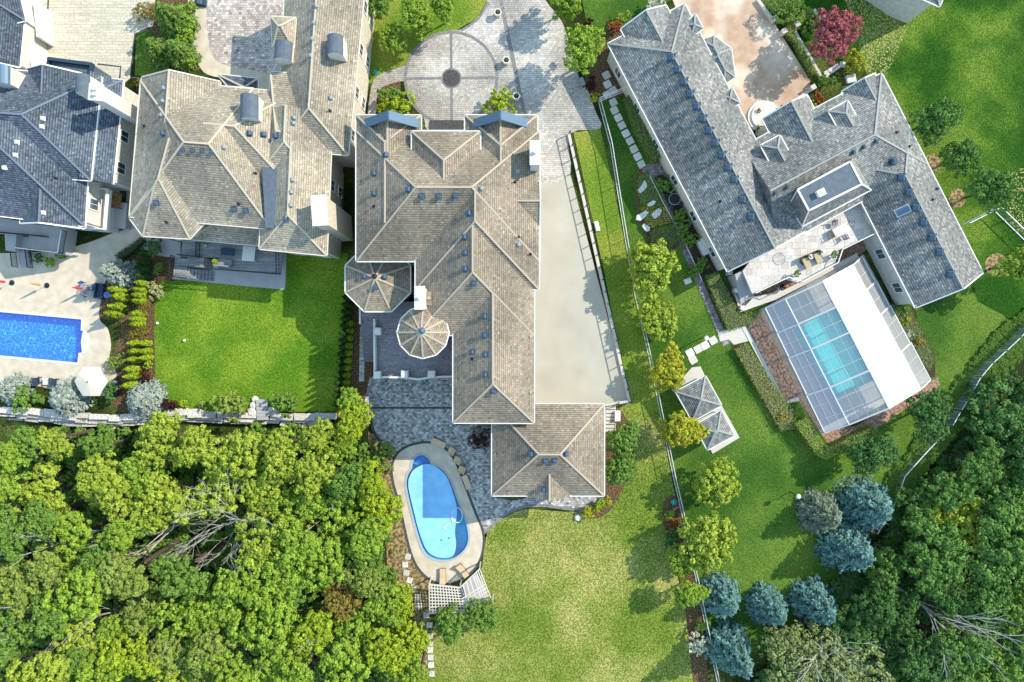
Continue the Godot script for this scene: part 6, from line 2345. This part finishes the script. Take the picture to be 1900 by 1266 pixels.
	for t in [[1234, 346, 19], [1260, 403, 17], [1268, 424, 19], [1282, 446, 18], [1300, 490, 15], [1290, 505, 15]]:
		shrub("clipped dark bush in the bed under the grey flank wall, %s from the drive side" % ORD[[1234, 1260, 1268, 1282, 1300, 1290].find(t[0])], t[0], t[1], t[2], M.mid_green, "bush", "clipped_bush", "bushes under the grey flank wall")
	hedge("green bank hedge beside the red maple at the forecourt", [[1452, 56], [1500, 12], [1512, 24], [1470, 62], [1490, 90], [1520, 140], [1506, 138], [1472, 78]], 0.8, M.fresh_green, 0.25)
	# shrubs
	for t in [
		[745, 200, 32, "lime", "bright lime bush in front of the left parapet gable", "bush"],
		[722, 176, 26, "mid_green", "dark green bush in the front bed beside the curved path", "bush1"],
		[715, 200, 20, "lime", "small lime bush at the left end of the front bed", "bush1"],
		[922, 192, 30, "lime", "bright lime bush in front of the right parapet gable", "bush"],
		[1107, 178, 14, "gold", "round golden shrub at the paving corner by the gate", "small"],
		[1098, 155, 16, "dark_red", "dark purple shrub between the big green tree and the gate", "bush1"],
		[1138, 48, 17, "orange_leaf", "rust orange shrub at the head of the long grey wing", "bush1"],
		[1090, 48, 16, "dark_red", "dark red shrub between the two drive trees", "bush1"],
		[1158, 32, 16, "yellow_green", "yellow-green shrub on the curved bed by the hip bay", "bush1"],
		[1218, 10, 20, "white_flower", "white flowering shrub behind the hip bay of the grey house", "bush1"],
		[1588, 112, 22, "gold", "yellow shrub between the red maple and the grey roof", "bush"],
		[1512, 48, 22, "mid_green", "dark green shrub left of the red maple", "bush"],
		[1535, 152, 18, "mid_green", "mixed shrub at the forecourt corner by the grey gable", "bush1"],
		[1518, 182, 17, "orange_leaf", "orange shrub in the bed between the front gables", "bush1"],
		[1506, 192, 14, "gold", "yellow shrub next to the orange one between the front gables", "small"],
		[1460, 12, 32, "mid_green", "spreading green shrub at the top edge above the forecourt", "airy0"],
		[1410, 240, 14, "mid_green", "dark shrub in the corner between long wing and forecourt", "small"],
		[272, 25, 24, "rusty", "reddish bare shrub at the top of the drive bed", "airy1"],
		[345, 60, 26, "fresh_green", "fresh green shrub on the right of the drive bed", "bush"],
		[350, 20, 24, "fresh_green", "fresh green shrub at the top of the drive bed", "bush1"],
		[350, 112, 20, "fresh_green", "fresh green shrub in the drive bed against the tan roof", "bush1"],
		[255, 155, 12, "rusty", "small autumn shrub between blue and tan houses by the steps", "small"],
		[79, 48, 8, "olive", "little bush between the white garage doors", "small"],
		[289, 537, 18, "cream_leaf", "cream variegated bush at the lawn corner by the deck", "bush"],
		[293, 500, 14, "mid_green", "small green shrub between the cedars and the deck", "bush1"],
		[288, 457, 20, "dark_green", "dark shrub beneath the octagonal bay of the tan house", "bush"],
		[268, 570, 17, "rusty", "brownish shrub in the cedar row, upper one", "airy1"],
		[255, 615, 20, "rusty", "brownish spreading shrub in the cedar row, lower one", "airy1"],
		[271, 680, 12, "lime", "small yellow-green ball at the foot of the cedar row", "small"],
		[271, 698, 14, "dark_red", "dark red shrub beside the last cedars", "bush1"],
		[318, 752, 18, "dark_red", "dark red shrub on top of the stone wall", "bush1"],
		[345, 752, 12, "lime", "bright lime ball on top of the stone wall", "small"],
		[371, 752, 10, "pale_olive", "little grey green shrub next to the lime ball", "small"],
		[425, 748, 32, "olive", "wide olive green shrub on the stone wall", "bush"],
		[527, 745, 26, "mid_green", "dark green shrub right of the garden steps", "bush"],
		[40, 742, 26, "mid_green", "green shrub between the two left pale spruces", "bush"],
		[75, 738, 12, "mid_green", "small green shrub behind the dark garden chairs", "small"],
		[217, 668, 20, "olive", "loose shrub at the curve of the pool patio", "airy1"],
		[205, 730, 22, "dark_green", "dark shrub under the cream parasol's table end", "bush1"],
		[90, 483, 14, "lime", "yellow-green plant in the bed below the blue house terrace", "small"],
		[116, 476, 12, "fresh_green", "green plant at the end of the bed below the blue house terrace", "small"],
		[68, 482, 13, "dark_green", "dark plant in the stair corner of the blue house terrace", "small"],
		[893, 815, 22, "dark_red", "dark burgundy bush against the pool wing wall", "airy0"],
		[722, 868, 13, "pale_olive", "variegated low shrub at the rim of the pool deck", "bush1"],
		[715, 832, 20, "olive", "olive shrub at the rounded corner of the dark patio", "bush"],
		[731, 1022, 6, "fresh_green", "tiny green plant in the mulch beside the pool", "small"],
		[1092, 952, 15, "gold", "yellow shrub at the rounded end of the rear paving", "bush1"],
		[1110, 938, 15, "lime", "lime shrub below the corner of the pool wing", "bush1"],
		[1126, 925, 13, "gold", "yellow shrub nearest the pool wing corner", "small"],
		[1300, 1198, 23, "white_flower", "white flowering hydrangea by the lower fence", "bush"],
		[1245, 972, 13, "orange_leaf", "small orange flower clump by the lower fence", "small"],
		[1238, 955, 13, "fresh_green", "green clump above the orange flowers by the fence", "small"],
		[1245, 1000, 20, "dark_green", "dark green shrub in the lower fence bed", "bush"],
		[1258, 1062, 18, "lime", "yellow-green shrub in the lower fence bed", "bush1"],
		[1305, 1160, 16, "mid_green", "green shrub over the white flowering hydrangea", "bush1"],
		[1455, 772, 13, "straw_leaf", "straw coloured grass clump at the end of the patio border", "small"],
		[1468, 756, 12, "dark_green", "dark shrub at the corner of the brown flagged patio", "small"],
		[1706, 640, 14, "straw_leaf", "straw coloured grass clump beside the glass enclosure", "small"],
		[1690, 620, 12, "white_flower", "pale flower clump beside the glass enclosure", "small"],
		[1676, 596, 13, "gold", "yellow shrub at the foot of the pool-side wing", "small"],
		[1670, 575, 14, "mid_green", "green shrub against the pool-side wing's end wall", "small"],
		[1222, 585, 8, "pale_olive", "tiny pale shrub at the fence under the second yellow tree", "small"],
	]:
		shrub(t[4], t[0], t[1], t[2] * 1.05, M[t[3]], t[5], "shrub")
	# woods
	wood([
		[45, 827, 30, "G"], [108, 812, 34, "Y"], [195, 826, 32, "G"], [303, 815, 48, "Y"], [374, 832, 42, "Y"], [440, 838, 46, "Y"], [578, 806, 32, "Y"], [512, 832, 38, "Y"], [627, 836, 30, "F"], [18, 850, 30, "F"],
		[175, 877, 45, "Y"], [95, 915, 45, "Y"], [207, 918, 48, "Y"], [315, 923, 58, "Y"], [400, 905, 48, "Y"], [17, 905, 34, "F"], [540, 868, 48, "Y"], [499, 905, 50, "Y"], [590, 880, 42, "Y"], [642, 880, 40, "G"], [553, 930, 48, "F"], [612, 955, 52, "F"], [265, 880, 36, "F"], [680, 900, 36, "L"],
		[224, 981, 36, "F"], [30, 985, 44, "G"], [133, 998, 42, "F"], [499, 998, 50, "Y"], [553, 1008, 45, "F"], [673, 990, 42, "F"], [694, 1026, 36, "G"], [594, 1039, 46, "F"], [180, 1025, 34, "G"], [80, 960, 32, "G"],
		[245, 1056, 52, "O"], [150, 1092, 50, "F"], [37, 1085, 45, "O"], [341, 1056, 44, "G"], [519, 1068, 46, "F"], [627, 1093, 52, "R"], [677, 1085, 36, "O"], [455, 1085, 44, "F"], [560, 1085, 38, "G"], [95, 1050, 34, "O"],
		[353, 1135, 52, "F"], [258, 1132, 42, "O"], [424, 1120, 50, "F"], [494, 1146, 50, "F"], [578, 1156, 50, "L"], [661, 1165, 55, "F"], [25, 1165, 48, "G"], [162, 1172, 40, "Y"], [100, 1140, 38, "G"], [205, 1160, 34, "F"], [715, 1125, 34, "F"],
		[249, 1212, 50, "L"], [83, 1238, 45, "Y"], [312, 1210, 42, "O"], [341, 1256, 42, "Y"], [17, 1247, 44, "G"], [382, 1196, 50, "O"], [436, 1234, 46, "F"], [519, 1218, 42, "F"], [632, 1240, 50, "F"], [715, 1216, 46, "L"], [777, 1250, 34, "F"], [560, 1262, 44, "F"], [190, 1256, 44, "F"], [135, 1215, 38, "G"],
	], "left wood", [853, 957, 1042, 1102, 1180], "trees of the left wood", 5.0)
	wood([
		[1852, 784, 66, "D"], [1812, 856, 40, "E"], [1885, 850, 50, "D"], [1756, 905, 40, "E"], [1772, 955, 52, "Y"], [1716, 1000, 58, "E"], [1725, 1052, 46, "E"], [1862, 932, 60, "E"], [1840, 1000, 60, "E"], [1876, 1052, 54, "G"], [1812, 1090, 52, "E"], [1880, 1125, 50, "G"], [1642, 1056, 40, "E"], [1604, 1118, 46, "D"], [1664, 1128, 40, "D"], [1776, 1205, 46, "E"], [1845, 1245, 58, "G"], [1885, 1196, 42, "E"], [1712, 1238, 46, "D"], [1700, 930, 34, "E"], [1630, 1180, 44, "D"], [1560, 1185, 44, "D"],
		[1885, 730, 34, "D"], [1475, 1225, 50, "P", "airy0"], [1540, 1205, 56, "P", "airy1"], [1580, 1250, 54, "P", "airy0"], [1450, 1190, 34, "P", "airy1"], [1660, 1255, 44, "E"], [1750, 1255, 44, "E"], [1800, 1150, 44, "E"], [1745, 1105, 36, "D"], [1690, 1185, 38, "D"],
	], "right wood", [870, 965, 1065, 1150, 1215], "trees of the right wood", 2.8)
	dead("big leafless grey tree in a gap of the left wood", 425, 978, 13.0, 0.12, Vector3(-0.05, 0, 0.02), 31, 12, 3)
	dead("fallen looking leafless tree pointing left from the centre of the left wood", 300, 1000, 11.5, 0.17, Vector3(-0.9, 0, 0.25), 32, 6, 2, 0.4)
	dead("pale twiggy dead tree near the left edge of the wood", 75, 1028, 13.0, 0.13, Vector3(-0.1, 0, 0.0), 33, 7, 2)
	dead("small bleached dead tree in the left wood's lower corner", 95, 1160, 12.5, 0.12, Vector3(-0.1, 0, 0.1), 34, 6, 2)
	dead("dead grey twigs rising among the leaves at the wood's middle bottom", 245, 1150, 12.0, 0.11, Vector3(-0.1, 0, 0.1), 35, 5, 2)
	dead("bare branches at the bottom edge of the left wood", 562, 1205, 12.5, 0.14, Vector3(-0.1, 0, 0.15), 36, 6, 2)
	dead("small dead twigs near the pool side of the left wood", 612, 965, 12.0, 0.10, Vector3(0, 0, 0), 37, 4, 1)
	dead("long leaning dead tree with combed pale branches in the right wood", 1715, 1120, 14.0, 0.16, Vector3(0.55, 0, 0.42), 38, 8, 2, 0.36)
	dead("bare grey branches in the pale olive tree at the bottom", 1520, 1205, 11.0, 0.12, Vector3(0, 0, 0.1), 39, 7, 2)
	# ground cover
	rng.seed = 99
	scatter("undergrowth", [[-40, 800], [600, 800], [690, 840], [715, 1000], [760, 1200], [790, 1300], [-40, 1300]], 1500, 0.7, 1.7, M.mid_green, 0.15)
	scatter("undergrowth", [[1640, 1000], [1760, 850], [1940, 720], [1940, 1300], [1380, 1300], [1450, 1180]], 1500, 0.7, 1.7, M.dark_green, 0.15)
	litter([[1560, -20], [1680, -20], [1680, 60], [1640, 150], [1600, 125], [1590, 60]], 2600)
	litter([[1850, 330], [1925, 300], [1925, 450], [1880, 430]], 900)
	scatter("ivy_bank", [[1925, 560], [1925, 640], [1850, 720], [1790, 790], [1710, 880], [1660, 950], [1628, 940], [1640, 890], [1700, 820], [1745, 740], [1790, 690], [1840, 620]], 2600, 0.25, 0.55, M.mid_green, 0.1)


func scatter(called: String, px: Array, count: int, lo: float, hi: float, m: Material, sink: float) -> void:
	var q := poly(px)
	var box := Rect2(q[0], Vector2.ZERO)
	for p in q:
		box = box.expand(p)
	var mm := MultiMesh.new()
	mm.transform_format = MultiMesh.TRANSFORM_3D
	mm.mesh = (proto.small as ArrayMesh).duplicate()
	mm.mesh.surface_set_material(0, m)
	mm.instance_count = count
	var i := 0
	while i < count:
		var p := Vector2(rf(box.position.x, box.end.x), rf(box.position.y, box.end.y))
		if not Geometry2D.is_point_in_polygon(p, q):
			continue
		var s := rf(lo, hi)
		mm.set_instance_transform(i, Transform3D(Basis(Vector3.UP, rf(0, TAU)).scaled(Vector3(s, s * 0.7, s)), Vector3(p.x, fall(Vector3(p.x, 0, p.y)) + s * (0.4 - sink), p.y)))
		i += 1
	var o := MultiMeshInstance3D.new()
	o.name = numbered(called)
	o.multimesh = mm
	add_child(o)
	o.set_meta("kind", "stuff")


func litter(px: Array, count: int) -> void:   # small dry leaves strewn on the grass
	var q := poly(px)
	var box := Rect2(q[0], Vector2.ZERO)
	for p in q:
		box = box.expand(p)
	var b := MB.new()
	for i in count:
		var p := Vector2(rf(box.position.x, box.end.x), rf(box.position.y, box.end.y))
		if not Geometry2D.is_point_in_polygon(p, q):
			continue
		b.col = Color(1, 1, 1) * rf(0.5, 1.0)
		leaf(b, Vector3(p.x, 0.045, p.y), (Vector3.UP + rand_dir() * 0.3).normalized(), rf(0.10, 0.20))
	var m := mat(lin(0.55, 0.48, 0.20), 0.9)
	m.vertex_color_use_as_albedo = true
	var o := MeshInstance3D.new()
	o.name = numbered("fallen_leaves")
	o.mesh = b.done(m)
	add_child(o)
	o.set_meta("kind", "stuff")
